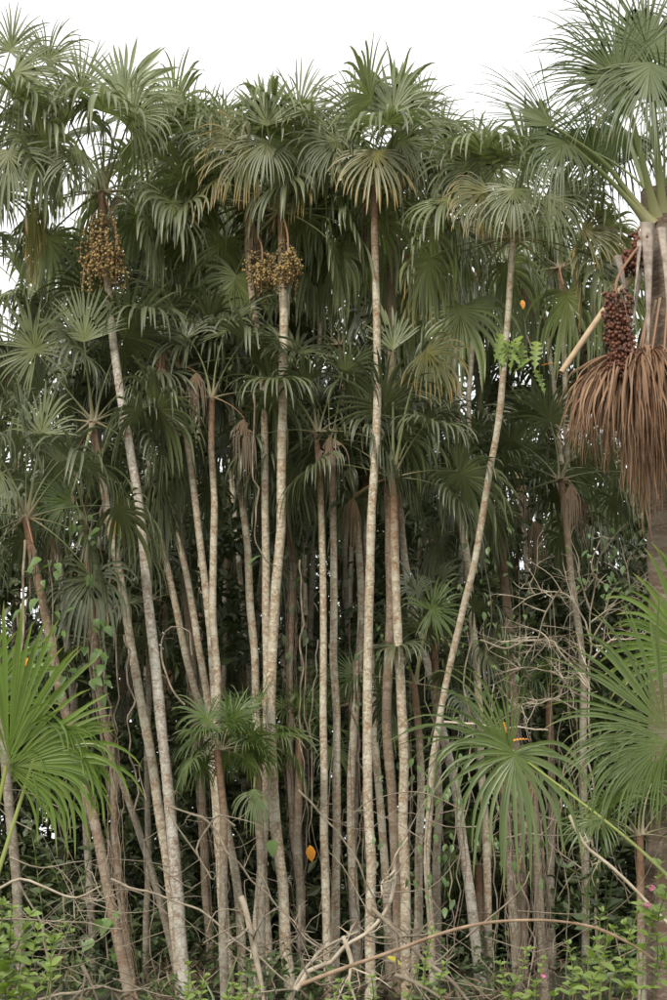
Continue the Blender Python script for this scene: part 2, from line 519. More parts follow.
# ------------------------------------------------------------------ fan leaves
def blade(c, a, n, R, nseg=42, spread=285, droop=0.9, cup=0.0, width=1.0, join=0.38, costa=0.12,
          seed=0, K=8, twist=0.5, stiff=0.35, jitter=0.10, gap=0.0, per_segment=False, tear=0.1):
    """a costapalmate fan: nseg V-folded segments, joined near the stalk, their ends bending under gravity"""
    r = np.random.default_rng(seed)
    a = nrm(a)
    n = nrm(np.asarray(n) - a * (np.dot(a, n)))
    l = np.cross(a, n)
    S = R_(spread)
    th = np.linspace(-S / 2, S / 2, nseg) + r.normal(0, jitter * 0.35, nseg)
    q = np.abs(th) / (S / 2)
    dr = (np.cos(th)[:, None] * a + np.sin(th)[:, None] * l + cup * (0.25 + 0.75 * q[:, None]) * n)
    dr = nrm(dr)
    L = R * (1.0 - 0.22 * q ** 1.5) * r.uniform(0.80, 1.06, nseg)
    L = np.where(r.uniform(0, 1, nseg) < tear, L * r.uniform(0.35, 0.8, nseg), L)      # torn and broken segments
    start = np.asarray(c)[None, :] + a[None, :] * (costa * R * (1 - q) ** 1.2)[:, None]
    dth = S / (nseg - 1)
    g0 = np.array([0, 0, -1.0])
    D = droop * r.uniform(0.45, 1.55, nseg)
    side = nrm(np.cross(n[None, :], dr))
    tw = r.normal(0, twist, nseg)
    P = np.zeros((nseg, K + 1, 3))
    P[:, 0] = start
    d = dr.copy()
    ts = np.linspace(0, 1, K + 1)
    Dk = np.zeros((nseg, K + 1, 3))
    Dk[:, 0] = d
    snap = stiff + (1 - stiff) * r.uniform(0.05, 0.62, nseg)      # where each segment gives way and hangs
    for k in range(1, K + 1):
        t = ts[k]
        f = max(0.0, (t - stiff)) / (1 - stiff)
        bent = 1.0 / (1 + np.exp(-(t - snap) * 14))
        d = nrm(d + g0[None, :] * (D * (0.08 + 0.5 * f + 1.55 * bent * f ** 0.3) / K * 1.9)[:, None] + r.normal(0, jitter * 0.5, (nseg, 3)) * f)
        P[:, k] = P[:, k - 1] + d * (L / K)[:, None]
        Dk[:, k] = d
    # width: neighbours touch until `join`, then taper
    wt = np.where(ts < join, ts, join) * 2 * np.tan(dth / 2)
    tap = np.clip((1 - ts) / (0.62 * (1 - join)), 0, 1) ** 0.8
    wt = np.where(ts > join, wt * (0.15 + 0.85 * tap) * np.where(ts >= 0.999, 0.2, 1), wt)
    wt[0] = max(wt[0], 0.02 * np.tan(dth / 2) * 2)
    W = 0.5 * width * L[:, None] * wt[None, :] * (1.04 - gap)
    sd = side[:, None, :] - Dk * np.sum(side[:, None, :] * Dk, -1, keepdims=True)
    sd = nrm(sd)
    up = np.cross(Dk, sd)
    ang = tw[:, None] * np.clip((ts - join) / (1 - join), 0, 1)[None, :]
    ca, sa = np.cos(ang)[..., None], np.sin(ang)[..., None]
    s2 = sd * ca + up * sa
    u2 = up * ca - sd * sa
    if np.mean(np.sum(u2[:, 1] * n, -1)) < 0:
        u2 = -u2
    fold = 0.55
    Lf = P - s2 * W[..., None] + u2 * (fold * W[..., None])
    Rt = P + s2 * W[..., None] + u2 * (fold * W[..., None])
    V = np.stack([Lf, P, Rt], 2)            # nseg, K+1, 3, 3
    U = r.uniform(0, 1, nseg)
    UV = np.stack([np.broadcast_to(U[:, None, None], V.shape[:3]), np.broadcast_to(ts[None, :, None], V.shape[:3])], -1)
    F0 = []
    for k in range(K):
        for s in (0, 1):
            b = k * 3 + s
            F0.append([b, b + 1, b + 4, b + 3])
    F0 = np.array(F0)
    if per_segment:
        return [(V[i].reshape(-1, 3), F0, UV[i].reshape(-1, 2)) for i in range(nseg)]
    n0 = (K + 1) * 3
    F = (F0[None] + (np.arange(nseg) * n0)[:, None, None]).reshape(-1, 4)
    kj = max(1, int(math.floor(join * K + 0.35)))      # the pleated web that joins neighbouring segments near the stalk
    web = []
    for k in range(kj):
        i = np.arange(nseg - 1) * n0
        web.append(np.stack([i + n0 + k * 3 + 2, i + k * 3, i + (k + 1) * 3, i + n0 + (k + 1) * 3 + 2], -1))
    F = np.concatenate([F] + web)
    return V.reshape(-1, 3), F, UV.reshape(-1, 2)


def stalk_geo(P, r0, r1, flat=0.55, base=1.9, sides=6):
    """leaf stalk: broad clasping base, then a slim channelled rod"""
    pts = smooth_path(P, 0.08)
    t = np.linspace(0, 1, len(pts))
    rad = r0 + (r1 - r0) * t + r0 * base * np.exp(-t * 9)
    g = Geo()
    tube(g, pts, rad, sides, 0, flat)
    return g


_vcache = {}


def frond_variant(elev, seed, style):
    """leaf + stalk meshes growing out along +X from the crown's heart, gravity along -Z; shared by many crowns"""
    key = (elev, seed, style)
    if key in _vcache:
        return _vcache[key]
    r = np.random.default_rng(seed * 31 + int(elev) + 500)
    st = STYLES[style]
    Lp = st['stalk'] * r.uniform(0.85, 1.12)
    e0, e1 = R_(min(88, elev + 14)), R_(elev - 16)
    pts, p = [], np.array([0.03, 0, 0.0])
    for k in range(9):
        pts.append(p.copy())
        e = e0 + (e1 - e0) * (k / 8)
        p = p + np.array([math.cos(e), 0, math.sin(e)]) * Lp / 8
    y_sw = r.normal(0, 0.05)
    for k, q in enumerate(pts):
        q[1] += y_sw * (k / 8) ** 2
    ea = e1 - R_(st['nod'] * r.uniform(0.6, 1.3))
    a = np.array([math.cos(ea), 0, math.sin(ea)])
    n = np.array([-math.sin(ea), 0, math.cos(ea)])
    roll = r.normal(0, 0.7)
    l = np.cross(a, n)
    n = n * math.cos(roll) + l * math.sin(roll)
    V, F, UV = blade(pts[-1], a, n, st['R'] * r.uniform(0.9, 1.08), st['nseg'], st['spread'] * r.uniform(0.88, 1.05),
                     st['droop'] * (1.0 + max(0, 35 - elev) / 90) * (0.45 if elev > 70 else 1), st['cup'] + (0.25 if elev > 40 else 0), seed=seed * 7 + int(elev) + 100,
                     twist=0.6, K=st['K'], width=st.get('width', 1), stiff=st.get('stiff', 0.3), join=st.get('join', 0.28))
    g = Geo()
    g.add(V, F, UV)
    me = g.mesh('frond_' + style, [M[st['mat']]])
    sg = stalk_geo(pts, 0.017 * st['thick'], 0.009 * st['thick'])
    sm = sg.mesh('stalk_' + style, [M[st['smat']]])
    _vcache[key] = (me, sm)
    return _vcache[key]


STYLES = {
    'front': dict(stalk=1.05, R=1.04, nseg=34, spread=285, droop=1.5, cup=0.1, nod=32, mat='leaf', smat='petiole', thick=1.15, K=8, width=1.35),
    'pale': dict(stalk=1.05, R=1.0, nseg=36, spread=270, droop=0.7, cup=0.1, nod=25, mat='leaf_pale', smat='petiole', thick=1.15, K=8, width=1.25),
    'old': dict(stalk=1.0, R=0.88, nseg=34, spread=280, droop=1.9, cup=0.0, nod=45, mat='leaf_old', smat='petiole', thick=1.1, K=8, width=1.1),
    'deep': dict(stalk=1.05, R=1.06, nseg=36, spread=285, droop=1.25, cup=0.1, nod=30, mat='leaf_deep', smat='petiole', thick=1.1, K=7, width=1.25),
    'dead': dict(stalk=0.7, R=0.9, nseg=22, spread=130, droop=3.0, cup=-0.1, nod=50, mat='dead_dark', smat='petiole_dead', thick=1.0, K=7, width=0.75, stiff=0.02, join=0.25),
    'small': dict(stalk=0.45, R=0.62, nseg=34, spread=300, droop=0.6, cup=0.1, nod=22, mat='leaf_near2', smat='petiole', thick=0.8, K=7, width=1.0),
    'moriche': dict(stalk=1.7, R=1.55, nseg=74, spread=250, droop=1.1, cup=0.15, nod=25, mat='leaf_moriche', smat='petiole_mor', thick=2.6, K=9, width=1.0, join=0.3),
}
ELEVS = [84, 64, 44, 24, 4, -18, -42]


def crown(root, hub, n, style='front', scale=1.0, seed=0, hi=84, lo=-42, dead=0, old=0, label=None, yaw0=None, stalks=True, clear=True):
    """fronds spiralling out of the crown's heart, youngest upright, oldest hanging"""
    r = random.Random(seed * 17 + 3)
    yaw = r.uniform(0, 6.28) if yaw0 is None else yaw0
    off = Vector(hub) - root.location
    k = 0
    for i in range(n + old + dead):
        yaw += 2.39996 + r.uniform(-0.25, 0.25)
        if i < n:
            t = i / max(1, n - 1)
            e = hi + (lo - hi) * t ** 0.85
            sty = style
        elif i < n + old:
            e, sty = r.choice([4, -18, 24]), 'old'
        else:
            e, sty = r.choice([-18, -42]), 'dead'
        e = min(ELEVS, key=lambda x: abs(x - e))
        if clear and e < 44 and math.sin(yaw) < -0.35 and sty != 'dead':
            # leaves towards the open side sag lowest and are the first to drop: they bend aside round the stem
            yaw2 = math.copysign(1, math.cos(yaw))
            yaw = (math.pi if yaw2 < 0 else 0) + r.uniform(-0.3, 0.3)
        me, sm = frond_variant(e, r.randrange(5), sty)
        s = scale * r.uniform(0.88, 1.1)
        nm = 'dead_frond' if sty == 'dead' else 'frond'
        o = link(nm, me, root, off, (r.uniform(-0.1, 0.1), r.uniform(-0.1, 0.1), yaw), s,
                 label='brown dead frond hanging down' if sty == 'dead' else ('yellowing frond' if sty == 'old' else None))
        if stalks:
            q = link('petiole', sm, o)
        k += 1
    return k


def trunk_mesh(P, r_top, r_bot, mat, rings=True, sides=9, seed=0, spacing=0.125, step=0.042, lump=0.06):
    """palm stem from crown down to the ground: leaf-scar ridges stand proud of the stem, flares at the foot"""
    pts = smooth_path(P, step)
    r = np.random.default_rng(seed)
    ln = np.concatenate([[0], np.cumsum(np.linalg.norm(np.diff(pts, axis=0), axis=1))])
    t = ln / ln[-1]
    rad = r_top + (r_bot - r_top) * t
    rad = rad * (1 + 0.35 * np.exp(-(ln[-1] - ln) / 0.25))
    rad = rad * (1 + lump * np.interp(ln, np.arange(0, ln[-1] + 0.6, 0.3), r.normal(0, 0.5, len(np.arange(0, ln[-1] + 0.6, 0.3)))))
    if rings:
        ph = (ln + 0.03 * np.sin(ln * 2.3 + seed)) / spacing
        rad = rad * (1 + 0.05 * np.maximum(0, np.cos(ph * 2 * np.pi)) ** 4)
    wob = np.stack([np.interp(ln, np.arange(0, ln[-1] + 1.4, 0.7), r.normal(0, 0.012, len(np.arange(0, ln[-1] + 1.4, 0.7)))) for _ in range(2)], -1)
    pts = pts.copy()
    pts[:, 0] += wob[:, 0]
    pts[:, 1] += wob[:, 1]
    g = Geo()
    tube(g, pts, rad, sides, 0)
    return g, pts, rad


def spines(pts, rad, n, seed, t0=0.45, length=0.03):
    """short rootlet spines that bristle on the lower stem"""
    r = np.random.default_rng(seed)
    idx = (len(pts) * (t0 + (0.995 - t0) * r.uniform(0, 1, n) ** 0.8)).astype(int).clip(0, len(pts) - 2)
    a = r.uniform(0, 2 * np.pi, n)
    d = np.stack([np.cos(a), np.sin(a), r.uniform(-0.6, 0.35, n)], -1)
    b = pts[idx] + d * rad[idx][:, None] * np.array([0.92, 0.92, 0.0])
    L = length * r.uniform(0.5, 1.5, n)
    sd = np.stack([-np.sin(a), np.cos(a), np.zeros(n)], -1) * 0.004
    zz = np.array([0, 0, 0.004])
    V = np.stack([b - sd, b + sd, b + zz * 1.5, b + d * L[:, None]], 1).reshape(-1, 3)
    k = np.arange(n) * 4
    F = np.concatenate([np.stack([k, k + 1, k + 3], -1), np.stack([k + 1, k + 2, k + 3], -1), np.stack([k + 2, k, k + 3], -1)])
    g = Geo()
    g.add(V, F)
    return g


ICO_V, ICO_F = None, None


def ico():
    global ICO_V, ICO_F
    if ICO_V is None:
        p = (1 + 5 ** 0.5) / 2
        ICO_V = nrm(np.array([[-1, p, 0], [1, p, 0], [-1, -p, 0], [1, -p, 0], [0, -1, p], [0, 1, p], [0, -1, -p], [0, 1, -p], [p, 0, -1], [p, 0, 1], [-p, 0, -1], [-p, 0, 1]]))
        ICO_F = np.array([[0, 11, 5], [0, 5, 1], [0, 1, 7], [0, 7, 10], [0, 10, 11], [1, 5, 9], [5, 11, 4], [11, 10, 2], [10, 7, 6], [7, 1, 8],
                          [3, 9, 4], [3, 4, 2], [3, 2, 6], [3, 6, 8], [3, 8, 9], [4, 9, 5], [2, 4, 11], [6, 2, 10], [8, 6, 7], [9, 8, 1]])
    return ICO_V, ICO_F


def balls(centres, rad, seed=0):
    v, f = ico()
    r = np.random.default_rng(seed)
    n = len(centres)
    rr = rad * r.uniform(0.8, 1.12, n)
    V = np.asarray(centres)[:, None, :] + v[None] * rr[:, None, None] * np.array([1, 1, 1.12])
    F = (f[None] + (np.arange(n) * 12)[:, None, None]).reshape(-1, 3)
    U = np.repeat(r.uniform(0, 1, n), 12)
    g = Geo()
    g.add(V.reshape(-1, 3), F, np.stack([U, U], -1))
    return g


def fruit_bunch(root, top, length, width, nstr, nper, rad, mat, seed, stalk_from=None, label=None, taper=0.5):
    """a hanging bunch: stalk, thin strands, and round fruits along the strands"""
    r = np.random.default_rng(seed)
    top = np.array(top) - np.array(root.location)
    g = Geo()
    cen = []
    start = top if stalk_from is None else np.array(stalk_from) - np.array(root.location)
    main = np.array([start, (start + top) / 2 + [0, -0.03, 0.05], top, top - [0, 0, length * 0.45], top - [0, 0, length * 0.85]])
    tube(g, smooth_path(main, 0.06), 0.016, 5)
    for i in range(nstr):
        z0 = -length * r.uniform(0.0, 0.6)
        a = r.uniform(0, 2 * np.pi)
        w = width * 0.5 * r.uniform(0.35, 1.0)
        Ls = length * r.uniform(0.3, 0.55)
        out_ = np.array([math.cos(a) * w, math.sin(a) * w, 0])
        pts = [top + [0, 0, z0], top + out_ * 0.75 + [0, 0, z0 - 0.06], top + out_ + [0, 0, z0 - Ls * 0.5], top + out_ * 0.95 + [0, 0, z0 - Ls]]
        sp = smooth_path(pts, 0.04)
        tube(g, sp, 0.004, 3)
        for k in range(nper):
            q = sp[int((0.25 + 0.75 * k / nper) * (len(sp) - 1))] + r.normal(0, rad * 0.9, 3)
            cen.append(q)
    b = link('fruit_bunch', g.mesh('bunch_stalks', [M['petiole_dead']]), root, label=label)
    link('fruits', balls(np.array(cen), rad, seed).mesh('fruits', [M[mat]]), b, kind='stuff')
    return b


def palm(label, path, d, w=(8, 11), style='front', n=15, scale=1.0, bark='bark', seed=0, name='palm_tree', group='slender palms of the stand',
         d_top=None, dead=0, old=0, hi=84, lo=-42, spine=0, stalks=True, ring=True, foot=None):
    """path: (px, py) from the crown's heart down the stem as the photograph shows it; the foot runs on into the ground"""
    dt = d if d_top is None else d_top
    ys = [p[1] for p in path]
    P = []
    for (x, y) in path:
        t = (y - ys[0]) / max(1, ys[-1] - ys[0])
        P.append(at(x, y, dt + (d - dt) * t))
    last, prev = P[-1], P[-2]
    if last.z > -0.05:
        s = (last - prev)
        s = s / max(0.3, -s.z) if s.z < 0 else Vector((0, 0, -1))
        s.x = max(-0.12, min(0.12, s.x))
        s.y = 0
        s.z = -1
        foot_p = last + s * (last.z + 0.15)
        P.append(last + (foot_p - last) * 0.5)
        P.append(foot_p)
    base = Vector((P[-1].x, P[-1].y, 0))
    root = thing(name, label, 'palm tree', base, group)
    r0, r1 = w[0] * 0.86 * mpp(dt) / 2, w[1] * 0.86 * mpp(d) / 2
    g, pts, rad = trunk_mesh([p - base for p in P], r0, r1, bark, ring, seed=seed)
    link('trunk', g.mesh('trunk', [M[bark]]), root)
    if spine:
        link('rootlet_spines', spines(pts, rad, spine, seed).mesh('spines', [M['liana']], False), root, kind='stuff')
    crown(root, P[0], n, style, scale, seed, hi, lo, dead, old, stalks=stalks)
    return root, P[0]


def hero(root, hub, c, ang, Rpx, dc, tilt=0, seed=0, mat='leaf', smat='petiole', nseg=40, spread=200, droop=0.5, cup=0.1, bend=(0, 0), th=1.15,
         lean=0.25, width=1.2, jitter=0.10, tear=0.1, segs=False, K=8, stiff=0.35, label=None, join=0.30, name='frond', twist=0.4, costa=0.12):
    """one particular frond: its heart seen at pixel c at depth dc, its midrib pointing to ang degrees in the picture
    (0 = right, 90 = up), its upper or lower face turned to the viewer and leaning by `lean`"""
    loc = root.location
    C = at(c[0], c[1], dc)
    A = R_(ang)
    right = np.array([1.0, 0, 0])
    upv = np.array([0, -math.sin(PITCH), math.cos(PITCH)])
    view = np.array([0, math.cos(PITCH), math.sin(PITCH)])
    a = math.cos(A) * right + math.sin(A) * upv + lean * view
    n = -view + lean * (math.cos(A) * right + math.sin(A) * upv) + tilt * (math.sin(A) * right - math.cos(A) * upv)
    R = Rpx * mpp(dc)
    ha = np.array(hub) - np.array(loc)
    ca = np.array(C) - np.array(loc)
    mid = (ha + ca) / 2 + np.array([bend[0], 0, bend[1]]) * np.linalg.norm(ca - ha)
    pts = [ha, (ha + mid) / 2 + 0.3 * np.array([bend[0], 0, bend[1]]) * np.linalg.norm(ca - ha) * 0.5, mid, ca]
    sg = stalk_geo(pts, 0.017 * th, 0.010 * th)
    kw = dict(nseg=nseg, spread=spread, droop=droop, cup=cup, seed=seed + 900, width=width, K=K, stiff=stiff, join=join, twist=twist, costa=costa, jitter=jitter, tear=tear)
    if segs:
        f = link(name, sg.mesh('frond_stalk', [M[smat]]), root, label=label)
        for (V, F, UV) in blade(ca, a, n, R, per_segment=True, **kw):
            g = Geo()
            g.add(V, F, UV)
            link('leaf_segment', g.mesh('leaf_segment', [M[mat]]), f)
    else:
        V, F, UV = blade(ca, a, n, R, **kw)
        g = Geo()
        g.add(V, F, UV)
        f = link(name, g.mesh('frond', [M[mat]]), root, label=label)
        link('petiole', sg.mesh('petiole', [M[smat]]), f)
    return f


# ------------------------------------------------------------------ the front stand of slender palms
FP = 18.0
# tall fruiting palm at the left
rA, hA = palm('tall white-lichened palm at left, its crown above the largest hanging bunch of tan fruit',
              [(103, 192), (105, 250), (110, 305), (120, 385), (131, 455), (140, 505), (147, 590), (156, 670), (163, 740), (172, 840), (180, 930), (187, 1000)],
              17.6, (9, 14), 'front', 13, 0.95, 'bark_white', 1, spine=260, old=1)
hero(rA, hA, (82, 92), 100, 62, 17.7, seed=1, spread=230, droop=0.25, lean=0.15)
hero(rA, hA, (122, 102), 66, 74, 17.3, seed=2, spread=170, droop=0.35, lean=0.2, mat='leaf_pale', nseg=34, join=0.55)
hero(rA, hA, (42, 140), 165, 80, 17.2, seed=3, spread=220, droop=1.3, lean=-0.2, cup=-0.2)
hero(rA, hA, (82, 150), 230, 66, 16.9, seed=6, spread=190, droop=1.6, lean=-0.4, cup=-0.3)
hero(rA, hA, (130, 118), 20, 72, 17.0, seed=4, spread=230, droop=1.5, lean=-0.3, cup=-0.2)
hero(rA, hA, (70, 120), 140, 70, 17.0, seed=5, spread=200, droop=1.2, lean=-0.3, cup=-0.2)
fruit_bunch(rA, at(101, 208, 17.3), 1.10, 0.60, 46, 14, 0.0185, 'fruit', 5, hA, 'bunch of tan fruits')
fruit_bunch(rA, at(117, 240, 17.4), 0.72, 0.34, 18, 12, 0.0185, 'fruit', 6, hA, 'smaller bunch of tan fruits')

rI, hI = palm('pale straight palm left of centre with a light green upright fan and a fruit bunch',
              [(281, 212), (282, 250), (283, 300), (284, 380), (282, 440), (280, 510), (275, 620), (271, 700), (271, 760), (276, 830), (283, 900), (291, 990)],
              17.4, (10, 13), 'front', 13, 0.98, 'bark', 2, spine=260, old=2)
hero(rI, hI, (267, 126), 92, 56, 16.6, seed=11, spread=150, droop=0.15, lean=0.1, mat='leaf_pale', nseg=30, join=0.55, width=1.3)
hero(rI, hI, (297, 114), 68, 66, 16.8, seed=12, spread=150, droop=0.35, lean=0.25, nseg=30)
hero(rI, hI, (252, 150), 190, 74, 16.9, seed=13, spread=200, droop=1.3, lean=-0.2, cup=-0.2, mat='leaf_old')
hero(rI, hI, (225, 135), 150, 62, 17.2, seed=14, spread=220, droop=0.9, lean=-0.1, cup=-0.1)
hero(rI, hI, (268, 140), 250, 60, 16.8, seed=15, spread=220, droop=1.0, lean=-0.5, cup=-0.2)
hero(rI, hI, (305, 140), 350, 70, 16.9, seed=16, spread=220, droop=1.3, lean=-0.3, cup=-0.2)
fruit_bunch(rI, at(288, 238, 17.2), 0.72, 0.38, 30, 12, 0.018, 'fruit', 7, hI, 'bunch of tan fruits')

rH, hH = palm('thin palm left of the light green fan palm, its own fruit bunch beside it',
              [(246, 205), (250, 260), (255, 310), (261, 355), (264, 420), (266, 500), (266, 600), (266, 690), (266, 760), (262, 850), (257, 930), (254, 1000)],
              18.0, (8, 11), 'front', 13, 0.95, 'bark', 3, spine=200, dead=1)
fruit_bunch(rH, at(262, 248, 17.5), 0.72, 0.40, 30, 12, 0.018, 'fruit', 8, at(250, 225, 17.9), 'bunch of tan fruits')

rN, hN = palm('straight rust-banded palm right of centre with yellow-tipped drooping leaves',
              [(374, 186), (375, 215), (377, 300), (377, 380), (375, 450), (372, 520), (370, 600), (368, 700), (368, 800), (370, 900), (371, 1000)],
              17.2, (9, 12), 'front', 13, 0.97, 'bark', 4, spine=240, old=2)
hero(rN, hN, (360, 120), 120, 66, 17.2, seed=21, spread=170, droop=0.7, lean=0.1)
hero(rN, hN, (375, 150), 265, 74, 16.7, seed=22, spread=240, droop=1.2, lean=-0.6, cup=-0.3, mat='leaf_old')
hero(rN, hN, (340, 140), 200, 66, 16.8, seed=23, spread=220, droop=1.3, lean=-0.3, cup=-0.2)
hero(rN, hN, (400, 140), 340, 66, 16.8, seed=24, spread=220, droop=1.3, lean=-0.3, cup=-0.2)

rO, hO = palm('palm with a dark rusty upper stem close behind the rust-banded one',
              [(390, 205), (391, 250), (392, 310), (390, 390), (388, 470), (390, 530), (391, 600), (388, 680), (389, 740), (394, 830), (397, 920), (399, 1000)],
              18.3, (12, 11), 'front', 13, 1.0, 'bark_rust', 5, dead=2, spine=100)
hero(rO, hO, (393, 114), 95, 62, 17.0, seed=31, spread=170, droop=0.4, lean=0.15, mat='leaf_pale', nseg=32, join=0.55)
hero(rO, hO, (416, 122), 60, 62, 17.1, seed=32, spread=190, droop=0.5, lean=0.15)
hero(rO, hO, (420, 130), 300, 84, 17.6, seed=33, spread=230, droop=1.6, lean=-0.3, cup=-0.3, mat='leaf')
hero(rO, hO, (440, 150), 330, 80, 17.6, seed=34, spread=230, droop=1.6, lean=-0.3, cup=-0.3, mat='leaf')

rR, hR = palm('palm with a skirt of brown dead fronds, mid-right of the stand',
              [(443, 225), (446, 280), (450, 330), (455, 385), (458, 450), (461, 520), (467, 570), (472, 620), (477, 680), (482, 760), (486, 860), (490, 1000)],
              19.5, (9, 9), 'front', 13, 1.0, 'bark', 6, dead=5)
hero(rR, hR, (440, 150), 80, 60, 19.2, seed=41, spread=200, droop=0.7, lean=0.1)
hero(rR, hR, (470, 160), 330, 74, 18.9, seed=42, spread=240, droop=1.6, lean=-0.3, cup=-0.2)
hero(rR, hR, (410, 165), 210, 70, 18.9, seed=43, spread=240, droop=1.6, lean=-0.3, cup=-0.2)

rS, hS = palm('palm leaning right whose bare stem rises clear of the others to a drooping crown',
              [(512, 238), (511, 270), (509, 310), (504, 360), (497, 430), (487, 490), (475, 560), (464, 605), (455, 645), (446, 690), (437, 735), (430, 780), (428, 850), (430, 920), (433, 1000)],
              17.8, (8, 8), 'front', 12, 0.93, 'bark_clean', 7, old=2, d_top=16.8)
hero(rS, hS, (478, 165), 170, 76, 16.6, seed=51, spread=230, droop=1.4, lean=-0.25, cup=-0.2)
hero(rS, hS, (525, 170), 60, 60, 16.8, seed=52, spread=230, droop=1.4, lean=-0.1, cup=-0.1, mat='leaf_pale')
hero(rS, hS, (560, 195), 345, 70, 16.5, seed=53, spread=230, droop=1.4, lean=-0.3, cup=-0.2)
hero(rS, hS, (582, 230), 350, 60, 16.5, seed=54, spread=170, droop=0.9, lean=-0.5, cup=0.0, bend=(0, 0.12), mat='leaf_old', nseg=30)
hero(rS, hS, (514, 188), 262, 66, 16.2, seed=56, spread=230, droop=1.5, lean=-0.5, cup=-0.3)
hero(rS, hS, (488, 190), 215, 62, 16.3, seed=57, spread=220, droop=1.5, lean=-0.4, cup=-0.3, mat='leaf_old')
hero(rS, hS, (545, 196), 325, 62, 16.3, seed=58, spread=220, droop=1.5, lean=-0.4, cup=-0.3)
hero(rS, hS, (500, 165), 120, 60, 16.6, seed=55, spread=230, droop=1.4, lean=-0.1, cup=-0.1)

rL, hL = palm('tall palm at the left edge, its crown half out of view against the sky',
              [(-22, 150), (-20, 250), (-14, 400), (-8, 560), (0, 700), (14, 850), (24, 1000)], 17.2, (9, 12), 'front', 13, 0.95, 'bark_dull', 8)
hero(rL, hL, (10, 52), 75, 56, 17.0, seed=61, spread=250, droop=0.4, lean=0.1)
hero(rL, hL, (14, 70), 330, 84, 16.9, seed=62, spread=220, droop=1.5, lean=-0.2, cup=-0.1)
hero(rL, hL, (8, 150), 280, 86, 16.8, seed=63, spread=220, droop=1.3, lean=-0.3, cup=-0.2)
hero(rL, hL, (45, 62), 40, 60, 17.3, seed=64, spread=200, droop=1.0, lean=0.1)

rB, hB = palm('leaning palm at left whose rust-brown crown base sits under a broad pale fan',
              [(93, 422), (97, 450), (103, 485), (112, 535), (122, 590), (135, 660), (149, 740), (157, 790), (168, 870), (177, 950), (181, 1000)],
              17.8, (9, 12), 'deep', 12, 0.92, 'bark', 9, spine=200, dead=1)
hero(rB, hB, (84, 342), 92, 62, 17.4, seed=71, spread=150, droop=0.15, lean=0.1, mat='leaf_pale', nseg=34, join=0.42)
hero(rB, hB, (36, 352), 110, 66, 17.4, seed=72, spread=300, droop=0.5, lean=-0.1, nseg=44)
hero(rB, hB, (70, 500), 200, 55, 17.0, seed=73, spread=230, droop=0.9, lean=-0.3, mat='leaf_near2')

rZ, hZ = palm('shorter palm at far left carrying a silvery upright fan, vines on its brown stem',
              [(27, 518), (33, 560), (42, 600), (50, 640), (64, 700), (78, 760), (95, 830), (109, 900), (122, 960), (131, 1000)],
              16.6, (10, 13), 'deep', 12, 0.85, 'bark_rust', 10, spine=160, dead=1)
hero(rZ, hZ, (41, 436), 85, 52, 16.3, seed=81, spread=160, droop=0.3, lean=0.15, mat='leaf_pale', nseg=32, join=0.42, width=1.2)
hero(rZ, hZ, (0, 470), 200, 60, 16.2, seed=82, spread=240, droop=1.0, lean=-0.3)

